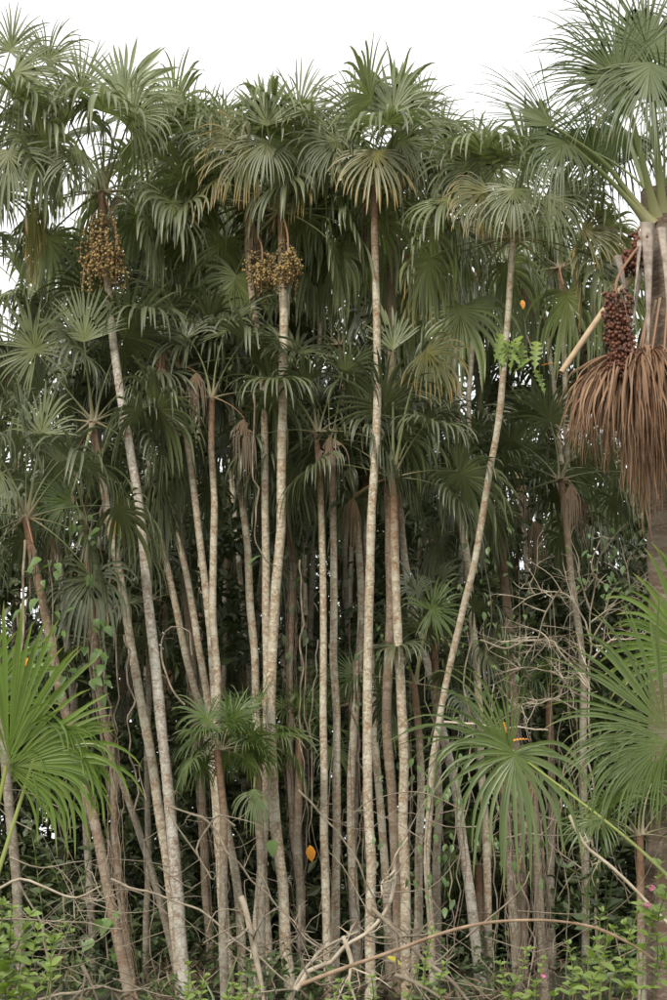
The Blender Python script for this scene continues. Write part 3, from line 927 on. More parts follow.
MID = [
    ('pinkish thin palm stem, leftmost of the close trio behind the white-lichened palm', [(139, 362), (143, 400), (148, 450), (157, 510), (167, 565), (180, 630), (195, 690), (208, 740), (217, 820), (222, 900), (226, 1000)], 18.8, (7, 10), 'bark', 10, 1),
    ('thin palm with rusty stem, middle of the close trio left of centre', [(154, 365), (160, 420), (166, 470), (174, 520), (185, 575), (197, 640), (207, 690), (214, 760), (220, 850), (226, 930), (230, 1000)], 18.4, (7, 10), 'bark', 10, 2),
    ('slim curved palm whose stem starts under a hanging brown frond', [(179, 370), (184, 410), (190, 460), (197, 510), (204, 580), (210, 640), (215, 700), (219, 770), (229, 840), (238, 900), (243, 1000)], 18.2, (8, 10), 'bark', 9, 2),
    ('straight smooth palm with dead stalks arching off its crown, left of centre', [(212, 398), (213, 440), (214, 500), (213, 560), (214, 640), (217, 700), (219, 780), (221, 860), (223, 940), (225, 1000)], 17.8, (8, 10), 'bark', 8, 1),
    ('grey palm stem between the straight smooth palm and the paired pale stems', [(214, 205), (217, 255), (223, 310), (230, 365), (234, 440), (243, 510), (249, 590), (254, 660), (258, 740), (262, 840), (266, 920), (270, 1000)], 18.6, (8, 10), 'bark', 13, 1),
    ('slim pale palm of the central pair, left one', [(318, 432), (320, 480), (323, 560), (324, 640), (324, 720), (325, 800), (327, 900), (328, 1000)], 17.6, (7, 10), 'bark', 9, 0),
    ('slim pale palm of the central pair, right one', [(331, 440), (332, 490), (332, 560), (334, 640), (336, 720), (337, 800), (336, 900), (334, 1000)], 17.9, (8, 10), 'bark', 9, 1),
    ('back palm stem seen between the central pair and the rust-banded palm', [(348, 425), (352, 480), (358, 540), (362, 610), (357, 700), (352, 780), (352, 860), (356, 940), (358, 1000)], 19.3, (8, 10), 'bark', 10, 1),
    ('palm with long upright stalks and bright green fans just right of centre', [(393, 478), (395, 520), (396, 590), (401, 690), (402, 770), (404, 860), (406, 930), (407, 1000)], 17.5, (10, 12), 'bark', 9, 1),
    ('grey leaning palm slanting down to the right, white at its foot', [(394, 470), (399, 520), (404, 560), (413, 610), (424, 655), (436, 700), (447, 750), (457, 800), (465, 860), (474, 930), (483, 1000)], 19.0, (8, 12), 'bark_white', 9, 0),
    ('brown palm stem draped in dry strips, right of the leaning clear stem', [(501, 520), (504, 570), (508, 620), (512, 680), (516, 760), (520, 850), (523, 1000)], 20.5, (11, 10), 'bark_rust', 10, 3),
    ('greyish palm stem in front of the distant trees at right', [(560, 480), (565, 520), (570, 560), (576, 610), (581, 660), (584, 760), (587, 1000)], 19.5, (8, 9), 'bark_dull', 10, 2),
    ('rust-stemmed short palm behind the lower trunks at right of centre', [(415, 684), (419, 730), (421, 790), (418, 850), (416, 920), (414, 1000)], 18.0, (8, 10), 'bark', 7, 0),
    ('thin dull palm stem in the shade left of the central pair', [(286, 470), (290, 560), (292, 650), (290, 740), (293, 800), (298, 880), (302, 960), (304, 1000)], 19.6, (8, 9), 'bark_rust', 9, 2),
    ('slim palm behind the rust-banded palm, dark foot', [(362, 440), (366, 520), (368, 600), (372, 690), (377, 760), (383, 830), (387, 890), (390, 1000)], 19.4, (7, 10), 'bark', 9, 1),
    ('tall thin rust-brown palm behind the left fruit bunch', [(164, 182), (166, 240), (168, 300), (173, 400), (180, 520), (190, 640), (199, 760), (206, 880), (212, 1000)], 20.5, (9, 9), 'bark_rust', 13, 5),
    ('dark vine-covered palm stem between the left silvery fan and the leaning palm', [(83, 520), (88, 580), (93, 640), (100, 700), (112, 760), (114, 840), (121, 900), (133, 990)], 18.6, (9, 9), 'bark_rust', 9, 1),
    ('crooked grey palm stem crossing behind the left leaning palms', [(92, 640), (104, 720), (120, 775), (140, 832), (153, 872), (168, 930), (182, 1000)], 19.2, (7, 9), 'bark_dull', 8, 0),
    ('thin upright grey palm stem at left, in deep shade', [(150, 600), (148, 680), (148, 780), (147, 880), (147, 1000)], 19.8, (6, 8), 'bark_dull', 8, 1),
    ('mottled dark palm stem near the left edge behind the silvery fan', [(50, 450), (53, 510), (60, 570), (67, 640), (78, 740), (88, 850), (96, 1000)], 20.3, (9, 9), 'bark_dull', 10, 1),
    ('ragged palm stem with peeling strips at lower right', [(498, 735), (503, 790), (508, 850), (514, 920), (517, 1000)], 17.4, (9, 11), 'bark_dull', 0, 0),
    ('second ragged palm stem wrapped in hanging roots at lower right', [(528, 745), (533, 810), (538, 880), (542, 940), (545, 1000)], 17.8, (9, 11), 'bark_dull', 0, 0),
    ('palm with a small open fan behind the leaning clear stem', [(434, 640), (436, 690), (437, 760), (436, 860), (437, 1000)], 18.6, (9, 10), 'bark_dull', 7, 0),
]
mid_roots = []
for i, (lab, path, d, w, bark, n, dead) in enumerate(MID):
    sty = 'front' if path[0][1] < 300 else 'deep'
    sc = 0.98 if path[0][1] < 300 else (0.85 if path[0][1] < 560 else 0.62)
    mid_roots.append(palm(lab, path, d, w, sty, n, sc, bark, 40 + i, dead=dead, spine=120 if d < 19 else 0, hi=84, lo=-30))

def ragged(root, hub, path, d, n, seed, wd=0.10):
    """peeling bark strips and clinging roots down a stem"""
    r = np.random.default_rng(seed)
    P = [at(x, y, d) for x, y in path]
    pts = smooth_path([p - root.location for p in P], 0.1)
    g = Geo()
    for i in range(n):
        a0 = int(r.uniform(0, 0.85) * len(pts))
        m = int(r.uniform(0.08, 0.4) * len(pts)) + 4
        seg = pts[a0:a0 + m].copy()
        if len(seg) < 4:
            continue
        ang = r.uniform(0, 2 * np.pi) + np.linspace(0, r.normal(0, 1.0), len(seg))
        rad = wd * r.uniform(0.8, 1.3) + 0.05 * np.abs(np.sin(np.linspace(0, 3, len(seg)) + r.uniform(0, 3))) * r.uniform(0, 1.5)
        seg[:, 0] += np.cos(ang) * rad
        seg[:, 1] += np.sin(ang) * rad
        seg += r.normal(0, 0.008, seg.shape)
        tube(g, seg, np.linspace(1, 0.4, len(seg)) * 0.0055 * r.uniform(0.4, 1.8), 4)
    link('peeling_strips', g.mesh('peeling_strips', [M['liana']]), root, kind='stuff', label='hanging strips and roots')
for k_, n_ in ((20, 55), (21, 55), (10, 45), (16, 35), (15, 25), (13, 25)):
    ragged(*mid_roots[k_], MID[k_][1], MID[k_][2], n_, k_, MID[k_][3][1] * 0.43 * mpp(MID[k_][2]))
# hand-placed fans of the middle layer
def mr(k): return mid_roots[k]
hero(*mr(2), (163, 345), 265, 52, 17.9, seed=101, spread=60, droop=3.5, mat='dead', smat='petiole_dead', nseg=16, label='hanging brown dead frond', stiff=0.0, width=0.8, bend=(0.1, 0.25), name='dead_frond', cup=-0.05)
hero(*mr(8), (393, 350), 95, 48, 17.2, seed=102, spread=110, droop=0.2, mat='leaf_pale', nseg=22, join=0.55, width=1.3)
hero(*mr(8), (425, 350), 320, 62, 17.0, seed=103, spread=210, droop=1.3, mat='leaf_old', nseg=34, bend=(0, 0.12), cup=-0.1)
hero(*mr(12), (430, 610), 20, 44, 17.6, seed=105, spread=300, droop=0.5, mat='leaf_near2', nseg=36)
hero(*mr(4), (190, 130), 130, 66, 18.2, seed=106, spread=200, droop=0.8, lean=0.1)
hero(*mr(4), (205, 140), 60, 66, 18.0, seed=107, spread=200, droop=0.7, lean=0.1)
hero(*mr(4), (195, 150), 220, 74, 17.9, seed=108, spread=230, droop=1.3, lean=-0.3, cup=-0.2)
hero(*mr(15), (160, 130), 70, 62, 20.0, seed=109, spread=200, droop=0.8, lean=0.1)
hero(*mr(15), (175, 150), 250, 80, 19.6, seed=110, spread=230, droop=1.4, lean=-0.3, cup=-0.2)

# small palms low in the stand
def low_palm(label, hub, d, n, scale, seed, style='small', w=(9, 11), bark='bark_dull', hi=84, lo=-20):
    return palm(label, [hub, (hub[0] + 1, hub[1] + 30), (hub[0] + 2, hub[1] + 80), (hub[0] + 3, 1000)], d, w, style, n, scale, bark, seed, hi=hi, lo=lo, group='small palms low in the stand')
low_palm('small spiky green rosette palm on a stub stem, lower left of centre', (221, 750), 16.4, 18, 0.72, 301)
r2, h2 = low_palm('small palm beside the spiky rosette with one fan bent down', (258, 745), 17.0, 9, 0.75, 302)
hero(r2, h2, (254, 788), 265, 42, 16.4, seed=130, spread=150, droop=1.0, mat='leaf_near2', nseg=24, lean=-0.3)
low_palm('low palm rosette behind the central pair of stems', (298, 735), 19.5, 10, 0.9, 303)
low_palm('low green palm between the rust-banded stem and the central pair', (352, 705), 20.0, 11, 0.95, 304)
low_palm('small pale-tipped palm deep in shade right of the white leaning foot', (478, 865), 20.5, 10, 0.8, 305)
low_palm('low palm with drooping fans at right behind the flowering bush', (640, 835), 14.5, 9, 0.95, 306)
low_palm('low palm below the dead right-hand branches', (548, 700), 21.0, 10, 1.1, 307)

# ------------------------------------------------------------------ the big palm at the right edge
def build_moriche():
    d = 15.0
    base = at(667, 1000, d)
    base = Vector((base.x, d, 0))
    root = thing('moriche_palm', 'massive thick-trunked palm at the right edge with dark red fruit and a brown dead skirt', 'palm tree', base)
    hub = at(660, 212, d)
    P = [at(662, 205, d), at(668, 300, d), at(670, 420, d), at(670, 600, d), at(669, 800, d), at(667, 960, d), Vector((base.x, d, -0.2))]
    P = [at(663, 196, d)] + P
    g, pts, rad = trunk_mesh([p - base for p in P], 23 * mpp(d), 20 * mpp(d), 'bark_thick', True, 18, 5, spacing=0.22, lump=0.08)
    link('trunk', g.mesh('trunk', [M['bark_thick']]), root)
    hp = at(652, 218, d - 0.2)
    def hub_for(x):
        return at(664 + max(-13, min(13, (x - 650) * 0.2)), 226, d - 0.12)
    H = dict(mat='leaf_moriche', smat='petiole_mor', th=2.6, width=1.0, K=9, join=0.3)
    hero(root, hub_for(648), (648, 55), 100, 124, d - 0.3, seed=201, nseg=92, spread=290, droop=0.6, lean=0.05, **H)
    hero(root, hub_for(622), (622, 78), 150, 116, d - 0.8, seed=202, nseg=72, spread=200, droop=0.8, lean=-0.1, **H)
    hero(root, hub_for(588), (553, 126), 142, 106, d - 0.4, seed=203, nseg=40, spread=85, droop=0.4, lean=0.1, bend=(0, 0.12), **H)
    hero(root, hub_for(585), (566, 140), 235, 84, d - 0.3, seed=204, nseg=46, spread=170, droop=1.9, lean=-0.2, bend=(0, 0.04), **H)
    hero(root, hub_for(650), (650, 62), 262, 122, d - 0.9, seed=205, nseg=64, spread=170, droop=0.9, lean=-0.4, cup=-0.15, **H)
    hero(root, hub_for(700), (700, 60), 60, 118, d, seed=206, nseg=70, spread=260, droop=1.0, lean=0.0, **H)
    hero(root, hub_for(735), (735, 150), 350, 110, d, seed=207, nseg=60, spread=220, droop=1.2, lean=0.0, **H)
    hero(root, hub_for(700), (700, 110), 280, 110, d + 0.9, seed=208, nseg=60, spread=240, droop=1.0, lean=0.3, **H)
    hero(root, hub_for(625), (625, 130), 230, 100, d + 1.0, seed=209, nseg=60, spread=230, droop=1.2, lean=0.4, **H)
    crown(root, at(664, 212, d + 0.3), 6, 'moriche', 0.8, 31, 84, 44, yaw0=0.6)
    # dead skirt: old leaves folded down round the trunk, each a sheaf of strips bursting from one point
    def sheaf(apex, dd, az0, az1, n, out_m, drop_m, seed, from_px):
        r = np.random.default_rng(seed)
        A = np.array(at(*apex, d - dd) - base)
        g = Geo()
        K = 12
        t = np.linspace(0, 1, K + 1)
        for i in range(n):
            az = R_(r.uniform(az0, az1))
            rho = out_m * (0.25 + 0.75 * r.uniform() ** 0.6)
            Hh = drop_m * r.uniform(0.72, 1.0) * (1.12 - 0.35 * rho / out_m)
            if r.uniform() < 0.18:
                Hh *= r.uniform(0.4, 0.8)
            p, q = r.uniform(1.5, 2.3), r.uniform(1.25, 1.7)
            o_ = rho * (1 - (1 - t) ** p)
            dirv = np.array([math.cos(az), math.sin(az)])
            P = np.stack([A[0] + dirv[0] * o_, A[1] + dirv[1] * o_, A[2] - Hh * t ** q + 0.05 * rho * np.sin(t * 3)], -1)
            ks = np.linspace(0, 1, 6)
            P += np.stack([np.interp(t, ks, r.normal(0, 0.022, 6)) for _ in range(3)], -1) * t[:, None]
            T = nrm(np.gradient(P, axis=0))
            s0 = nrm(np.cross(T, np.array([dirv[0], dirv[1], 0.35])))
            ang = r.normal(0, 0.5) + r.normal(0, 1.6) * t
            u0 = np.cross(T, s0)
            sv = s0 * np.cos(ang)[:, None] + u0 * np.sin(ang)[:, None]
            uv_ = u0 * np.cos(ang)[:, None] - s0 * np.sin(ang)[:, None]
            w = 0.0125 * r.uniform(0.6, 1.3) * np.minimum(1, 0.25 + t * 2.5) * np.clip((1 - t) * 3, 0.12, 1)
            V = np.stack([P - sv * w[:, None] + uv_ * (w * 0.5)[:, None], P, P + sv * w[:, None] + uv_ * (w * 0.5)[:, None]], 1)
            F = [[k * 3 + s_, k * 3 + s_ + 1, k * 3 + s_ + 4, k * 3 + s_ + 3] for k in range(K) for s_ in (0, 1)]
            U = r.uniform()
            g.add(V.reshape(-1, 3), np.array(F), np.stack([np.full((K + 1) * 3, U), np.repeat(t, 3)], -1))
        f = link('dead_frond', g.mesh('dead_frond', [M['dead']]), root, label='brown dead frond hanging like a skirt')
        sg = stalk_geo([np.array(at(*from_px, d - 0.42) - base), A * 0.5 + np.array(at(*from_px, d - 0.42) - base) * 0.5, A], 0.016, 0.011, base=0.3)
        link('petiole', sg.mesh('petiole', [M['petiole_dead']]), f)
    sheaf((644, 351), 0.62, 150, 262, 130, 0.90, 1.45, 1, (656, 300))
    sheaf((641, 356), 0.70, 165, 275, 120, 0.72, 1.50, 2, (650, 300))
    sheaf((652, 350), 0.72, 210, 330, 120, 0.62, 1.75, 3, (660, 298))
    sheaf((664, 352), 0.62, 240, 380, 110, 0.70, 1.70, 4, (668, 298))
    sheaf((645, 400), 0.62, 190, 300, 90, 0.34, 1.55, 5, (654, 330))
    sheaf((636, 366), 0.60, 160, 230, 90, 0.82, 1.25, 6, (648, 310))
    sheaf((690, 352), 0.50, 250, 400, 100, 0.80, 1.60, 7, (680, 300))
    # ruff of old leaf bases
    for (p0, p1, wd) in (((647, 223), (648, 350), 20), ((641, 268), (626, 362), 6), ((618, 256), (629, 320), 12), ((662, 228), (668, 320), 14), ((640, 232), (634, 300), 9)):
        a, b = at(*p0, d - 0.42), at(*p1, d - 0.62)
        g = Geo()
        pts_ = smooth_path([a - base, (a + b) / 2 - base + Vector((0, -0.05, 0)), b - base], 0.06)
        t = np.linspace(0, 1, len(pts_))
        tube(g, pts_, wd * mpp(d) / 2.4 * (1 - 0.9 * t ** 0.7), 7, 0, 0.3, ref=(0, 1, 0))
        link('leaf_base', g.mesh('leaf_base', [M['boot']]), root, label='pale torn leaf base')
    g = Geo()
    a, b = at(607, 306, d - 0.3) - base, at(561, 373, d - 0.6) - base
    q = at(645, 262, d - 0.2) - base
    pts_ = smooth_path([q, (q + a) / 2, a, b], 0.05)
    tube(g, pts_, 3.1 * mpp(d), 7)
    link('cut_stalk', g.mesh('cut_stalk', [wood_mat('tan_stalk', (0.34, 0.24, 0.15), (0.46, 0.35, 0.23), 12)]), root, label='broken off tan leaf stalk')
    fruit_bunch(root, at(616, 284, d - 1.0), 1.05, 0.27, 78, 17, 0.0225, 'fruit_red', 44, at(645, 240, d - 0.3), 'dark red scaly fruit bunch')
    fruit_bunch(root, at(635, 235, d - 0.35), 0.5, 0.3, 18, 9, 0.028, 'fruit_red', 45, at(650, 225, d - 0.3), 'upper part of the dark red fruit')
    fruit_bunch(root, at(700, 300, d - 0.3), 1.0, 0.3, 40, 12, 0.028, 'fruit_red', 46, at(680, 240, d - 0.3), 'dark red scaly fruit bunch')
build_moriche()

# ------------------------------------------------------------------ palms farther back
BACK = [
    ('dark background palm peeping out at the left edge, high', (-20, 255), 21, 'deep', 14, 1.0),
    ('far palm crown at left between the white-lichened palm and the edge', (55, 330), 24, 'front', 13, 1.0),
    ('far palm with arching leaves left of the white-lichened stem, against the sky', (20, 345), 25, 'front', 13, 1.0),
    ('far palm crown directly behind the left fruit bunch', (128, 310), 24, 'deep', 13, 1.1),
    ('far palm crown behind the hanging brown frond', (196, 300), 23, 'deep', 13, 1.1),
    ('far palm crown behind the thin palm with fruit', (240, 320), 24, 'deep', 13, 1.1),
    ('far palm crown between the two central tall palms', (325, 270), 22, 'deep', 14, 1.1),
    ('far palm crown lower between the two central tall palms', (340, 345), 22, 'deep', 14, 1.05),
    ('far palm crown right beside the rust-banded stem', (415, 300), 25, 'front', 13, 1.05),
    ('far palm crown behind the dead-skirted palm', (470, 310), 24, 'front', 13, 1.15),
    ('far palm crown right of the clear leaning stem', (540, 290), 23, 'front', 14, 1.1),
    ('far palm crown near the dark red fruit', (590, 330), 24, 'front', 13, 1.05),
    ('lower far palm with silvery fans right of the clear leaning stem', (555, 400), 25, 'deep', 13, 1.05),
    ('dark lower far palm behind the dead palm skirt', (610, 420), 26, 'deep', 13, 1.1),
    ('lower far palm between the clear leaning stem and the rust-banded palm', (445, 410), 26, 'deep', 13, 1.0),
    ('dark far palm behind the central pair of stems', (305, 420), 24, 'deep', 13, 1.0),
    ('dark far palm left of the close trio of stems', (115, 430), 25, 'deep', 13, 1.0),
    ('dark far palm at the left edge beneath the spreading fan', (15, 420), 22, 'deep', 13, 1.0),
    ('dark far palm behind the straight smooth palm', (235, 430), 26, 'deep', 13, 1.0),
    ('shaded far palm with fans below the left leaning palm crown', (70, 560), 24, 'deep', 12, 0.95),
    ('shaded far palm low behind the close trio of stems', (180, 560), 26, 'deep', 12, 0.95),
    ('shaded far palm low behind the central pair', (340, 560), 27, 'deep', 12, 0.95),
    ('shaded far palm low right of the grey leaning palm', (450, 540), 27, 'deep', 12, 0.95),
    ('shaded far palm behind the bare dead branches', (560, 560), 25, 'deep', 12, 1.0),
    ('shaded far palm at the right edge under the dead skirt', (640, 560), 24, 'deep', 12, 1.0),
    ('pale-stemmed far palm between the stems at right of centre', (430, 470), 29, 'front', 12, 1.0),
    ('farthest palm seen through the gap right of the white-lichened stem', (150, 480), 30, 'front', 12, 1.0),
    ('farthest palm seen at far right above the dead branches', (600, 500), 30, 'front', 12, 1.0),
    ('mid-height shaded palm between the left leaning palm and the close trio', (160, 500), 23, 'deep', 12, 1.05),
    ('mid-height shaded palm right behind the straight smooth palm', (228, 520), 24, 'deep', 12, 1.05),
    ('mid-height shaded palm left of the central pair of stems', (296, 520), 25, 'deep', 12, 1.05),
    ('mid-height shaded palm just right of the central pair', (350, 480), 24, 'deep', 12, 1.05),
    ('mid-height shaded palm right of the rust-banded stem', (420, 520), 24, 'deep', 12, 1.05),
    ('mid-height shaded palm right of the clear leaning stem', (520, 480), 23, 'deep', 13, 1.1),
    ('low shaded palm behind the left leaning palms', (140, 640), 24, 'deep', 11, 1.0),
    ('low shaded palm behind the paired pale stems', (250, 640), 25, 'deep', 11, 1.0),
    ('low shaded palm behind the rust-banded stem', (372, 640), 25, 'deep', 11, 1.0),
    ('low shaded palm behind the grey leaning palm', (455, 650), 24, 'deep', 11, 1.0),
    ('low shaded palm at the left edge behind the near green fan', (20, 640), 23, 'deep', 11, 1.0),
    ('low shaded palm between bare branches and the right edge', (620, 650), 23, 'deep', 11, 1.0),
    ('upper far palm behind the right tall crowns', (480, 240), 22, 'front', 13, 1.0),
    ('upper far palm between the left fruiting palm and centre', (200, 235), 22, 'deep', 13, 1.0),
    ('upper far palm behind the light green fan', (300, 225), 21.5, 'front', 13, 1.0),
    ('upper far palm left of the thick trunk', (560, 268), 21.5, 'front', 12, 0.9),
]
rb = random.Random(12)
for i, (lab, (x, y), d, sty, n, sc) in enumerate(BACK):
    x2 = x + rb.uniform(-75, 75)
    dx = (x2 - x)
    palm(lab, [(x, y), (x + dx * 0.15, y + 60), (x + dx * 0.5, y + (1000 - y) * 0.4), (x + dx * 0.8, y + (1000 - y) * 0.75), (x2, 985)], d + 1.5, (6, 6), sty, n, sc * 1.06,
         rb.choice(['bark_dull', 'bark_dull', 'bark']), 400 + i, dead=rb.choice([0, 1, 2, 3]), group='palms farther back in the stand', stalks=(i % 1 == 0), lo=-42)  # rear stems mostly take darker bark: the depth's shade put into colour


# ------------------------------------------------------------------ leafy masses and background trees
def leaf_quads(c, size, r, aspect=0.45, flatness=0.6, drop=0.3):
    """many small folded leaves: two quads meeting at a midrib"""
    n = len(c)
    d = r.normal(0, 1, (n, 3))
    d[:, 2] = d[:, 2] * flatness - drop
    d = nrm(d)
    up = r.normal(0, 0.5, (n, 3)) + np.array([0, 0, 1.0])
    s = nrm(np.cross(d, up))
    nn = np.cross(s, d)
    L = size * r.uniform(0.6, 1.3, n)[:, None]
    w = L * aspect * 0.5
    b = c
    V = np.stack([b, b + d * L * 0.5 - s * w + nn * w * 0.35, b + d * L * 0.45, b + d * L * 0.5 + s * w + nn * w * 0.35, b + d * L - nn * L * 0.06], 1)
    k = np.arange(n) * 5
    F = np.concatenate([np.stack([k, k + 2, k + 4, k + 1], -1), np.stack([k, k + 3, k + 4, k + 2], -1)])
    U = np.repeat(r.uniform(0, 1, n), 5)
    UV = np.stack([U, np.tile([0, 0.5, 0.5, 0.5, 0.8], n)], -1)
    return V.reshape(-1, 3), F, UV


def clump_points(centres, radii, per, r, hollow=0.35):
    out_ = []
    for c, q in zip(centres, radii):
        d = nrm(r.normal(0, 1, (per, 3)))
        m = q * (hollow + (1 - hollow) * r.uniform(0, 1, per) ** 0.6)
        out_.append(np.asarray(c) + d * m[:, None] * np.array([1, 1, 0.75]))
    return np.concatenate(out_)


def forest_tree(label, x, d, top, base_r, crown_w, seed, mat='forest', nclump=34, per=170, size=0.2):
    """broadleaf tree: tapered trunk, limbs, and a crown of separate leaf clumps with gaps"""
    r = np.random.default_rng(seed)
    b = at(x, 900, d)
    base = Vector((b.x, d, 0))
    H = at(x, top, d).z
    root = thing('forest_tree', label, 'tree', base, 'broadleaf trees behind the palms')
    g = Geo()
    sp = smooth_path([(0, 0, -0.2), (0.15 * r.normal(), 0, H * 0.35), (0.3 * r.normal(), 0.2 * r.normal(), H * 0.7), (0.3 * r.normal(), 0, H * 0.95)], 0.3)
    tube(g, sp, np.linspace(base_r, base_r * 0.25, len(sp)), 8)
    cen, rad = [], []
    for i in range(nclump):
        t = r.uniform(0.3, 1.0)
        a = r.uniform(0, 2 * np.pi)
        w = crown_w * (0.35 + 0.65 * math.sin(math.pi * min(1, (t - 0.2) / 0.85))) * r.uniform(0.3, 1)
        p0 = sp[int(t * 0.92 * (len(sp) - 1))]
        p = np.array([p0[0] + math.cos(a) * w, p0[1] + math.sin(a) * w * 0.8, H * t * r.uniform(0.95, 1.05)])
        cen.append(p)
        rad.append(r.uniform(0.45, 0.95))
        if i % 2 == 0:
            q0 = sp[int(max(0.1, t * 0.75) * (len(sp) - 1))]
            lp = smooth_path([q0, (q0 + p) / 2 + [0, 0, 0.25], p], 0.25)
            tube(g, lp, np.linspace(base_r * 0.35, 0.015, len(lp)), 5)
    link('trunk', g.mesh('tree_trunk', [M['bark_tree']]), root)
    c = clump_points(cen, rad, per, r)
    g2 = Geo()
    g2.add(*leaf_quads(c, size, r))
    link('crown', g2.mesh('tree_crown', [M[mat]], False), root)


TREES = [
    ('broadleaf tree far left behind the palms', -30, 33, 470, 'forest'),
    ('dense broadleaf tree behind the left leaning palms', 70, 31, 520, 'forest'),
    ('broadleaf tree behind the close trio of palm stems', 165, 34, 500, 'forest'),
    ('dark broadleaf tree behind the paired pale stems', 250, 31, 560, 'forest'),
    ('broadleaf tree behind the central pair of stems', 330, 33, 600, 'forest'),
    ('broadleaf tree behind the grey leaning palm', 430, 34, 610, 'forest_light'),
    ('light green broadleaf tree right of the clear leaning stem', 500, 31, 520, 'forest_light'),
    ('leafy broadleaf tree behind the bare dead branches', 590, 32, 540, 'forest_light'),
    ('broadleaf tree behind the thick right trunk', 680, 30, 500, 'forest'),
]
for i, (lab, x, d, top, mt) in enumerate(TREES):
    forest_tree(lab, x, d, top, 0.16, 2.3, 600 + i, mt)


def mass(name, label, cat, regions, mat, size, seed, aspect=0.45, drop=0.3):
    """ground cover and thicket that nobody could count: one object"""
    r = np.random.default_rng(seed)
    pts = []
    for (x0, x1, z0, z1, y0, y1, n) in regions:
        k = max(1, n // 60)
        cc = np.stack([r.uniform(x0, x1, k), r.uniform(y0, y1, k), z0 + (z1 - z0) * r.uniform(0, 1, k)], -1)
        pts.append(clump_points(cc, r.uniform(0.2, 0.7, k), 60, r, 0.1))
    c = np.concatenate(pts)
    c[:, 2] = np.abs(c[:, 2])
    g = Geo()
    g.add(*leaf_quads(c, size, r, aspect, drop=drop))
    o = link(name, g.mesh(name, [M[mat]], False), kind='stuff', label=label)
    o['category'] = cat
    return o


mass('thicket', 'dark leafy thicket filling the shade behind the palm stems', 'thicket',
     [(-10, 10, 0, 3.9, 20.8, 26, 42000), (-10, 10, 3.6, 7.2, 20.8, 24.5, 17000), (-12, 12, 0, 3.6, 27, 31, 20000), (-12, 12, 2.5, 5.6, 30, 34, 16000), (-14, 14, 0, 6.9, 36, 39, 42000), (-24, -12, 0, 8, 22, 34, 9000), (12, 24, 0, 8, 22, 34, 9000), (-22, 22, 0, 10, 42, 60, 30000)], 'forest', 0.24, 71)  # outer side and farthest clumps, mostly out of view, are added to block light
mass('distant_foliage', 'leafy foliage lightened like haze, filling the gaps high behind the palms', 'foliage',
     [(-14, 14, 5, 9.8, 34, 39, 30000), (-14, 14, 8, 13, 33, 38, 13000)], 'forest_light', 0.24, 75)  # lighter leaf colour imitates the hazy brightness of the background
mass('undergrowth', 'low green undergrowth between the palm feet', 'undergrowth',
     [(-9, 9, 0, 0.9, 19.5, 25, 15000), (-8, 8, 0, 0.45, 16, 19.5, 4500)], 'forest_light', 0.15, 72)
mass('fallen_leaf_litter', 'brown fallen fronds and litter under the palms', 'leaf litter',
     [(-9, 9, 0, 0.15, 14, 26, 6000)], 'dead_dark', 0.3, 73, aspect=0.12, drop=0.0)


# ------------------------------------------------------------------ lianas, dry branches
def wiggle(P, amp, r, step=0.1, spc=0.35):
    pts = smooth_path(P, step)
    ln = np.concatenate([[0], np.cumsum(np.linalg.norm(np.diff(pts, axis=0), axis=1))])
    ks = np.arange(0, ln[-1] + 2 * spc, spc)
    off = np.stack([np.interp(ln, ks, r.normal(0, amp, len(ks))) for _ in range(3)], -1)
    env = np.clip(np.minimum(ln, ln[-1] - ln) / spc, 0, 1)[:, None]
    return pts + off * env


def twigs(g, pts, r0, r, depth, n, length, mat=0, up=0.2):
    """side twigs, each with a twig or two of its own"""
    for i in range(n):
        k = int(r.uniform(0.15, 0.98) * (len(pts) - 2))
        p = pts[k]
        t = nrm(pts[k + 1] - pts[k])
        d = nrm(t * r.uniform(0.2, 0.9) + r.normal(0, 0.7, 3) + np.array([0, 0, up]))
        L = length * r.uniform(0.4, 1.2)
        q = [p, p + d * L * 0.35 + r.normal(0, L * 0.03, 3), p + d * L * 0.7 + r.normal(0, L * 0.05, 3), p + d * L + r.normal(0, L * 0.08, 3)]
        sp = smooth_path(q, max(0.03, L / 7))
        tube(g, sp, np.linspace(r0 * 0.5, r0 * 0.12, len(sp)), 4, mat)
        if depth > 0:
            twigs(g, sp, r0 * 0.6, r, depth - 1, 2, L * 0.6, mat, up)


def branch(label, path, d, wpx, seed, mat='dry', ntw=6, tl=0.4, depth=1, d2=None, name='dry_branch', cat='branch', group='dry branches in the undergrowth', amp=0.015, up=0.1):
    r = np.random.default_rng(seed)
    dd = np.linspace(d, d if d2 is None else d2, len(path))
    P = [at(x, y, q) for (x, y), q in zip(path, dd)]
    base = P[0]
    g = Geo()
    pts = wiggle([p - base for p in P], amp, r, 0.06, 0.2)
    w = np.linspace(1, 0.55, len(pts)) * wpx * mpp(d) / 2
    w = w * (1 + 0.12 * np.interp(np.arange(len(pts)), np.arange(0, len(pts) + 6, 3), r.normal(0, 1, len(np.arange(0, len(pts) + 6, 3)))))
    tube(g, pts, w, 7)
    o = thing(name, label, cat, base, group, g.mesh(name, [M[mat]]))
    if ntw:
        g2 = Geo()
        twigs(g2, pts, wpx * mpp(d) / 2, r, depth, ntw, tl, 0, up)
        link('twigs', g2.mesh('twigs', [M[mat]]), o, kind='stuff')
    return o


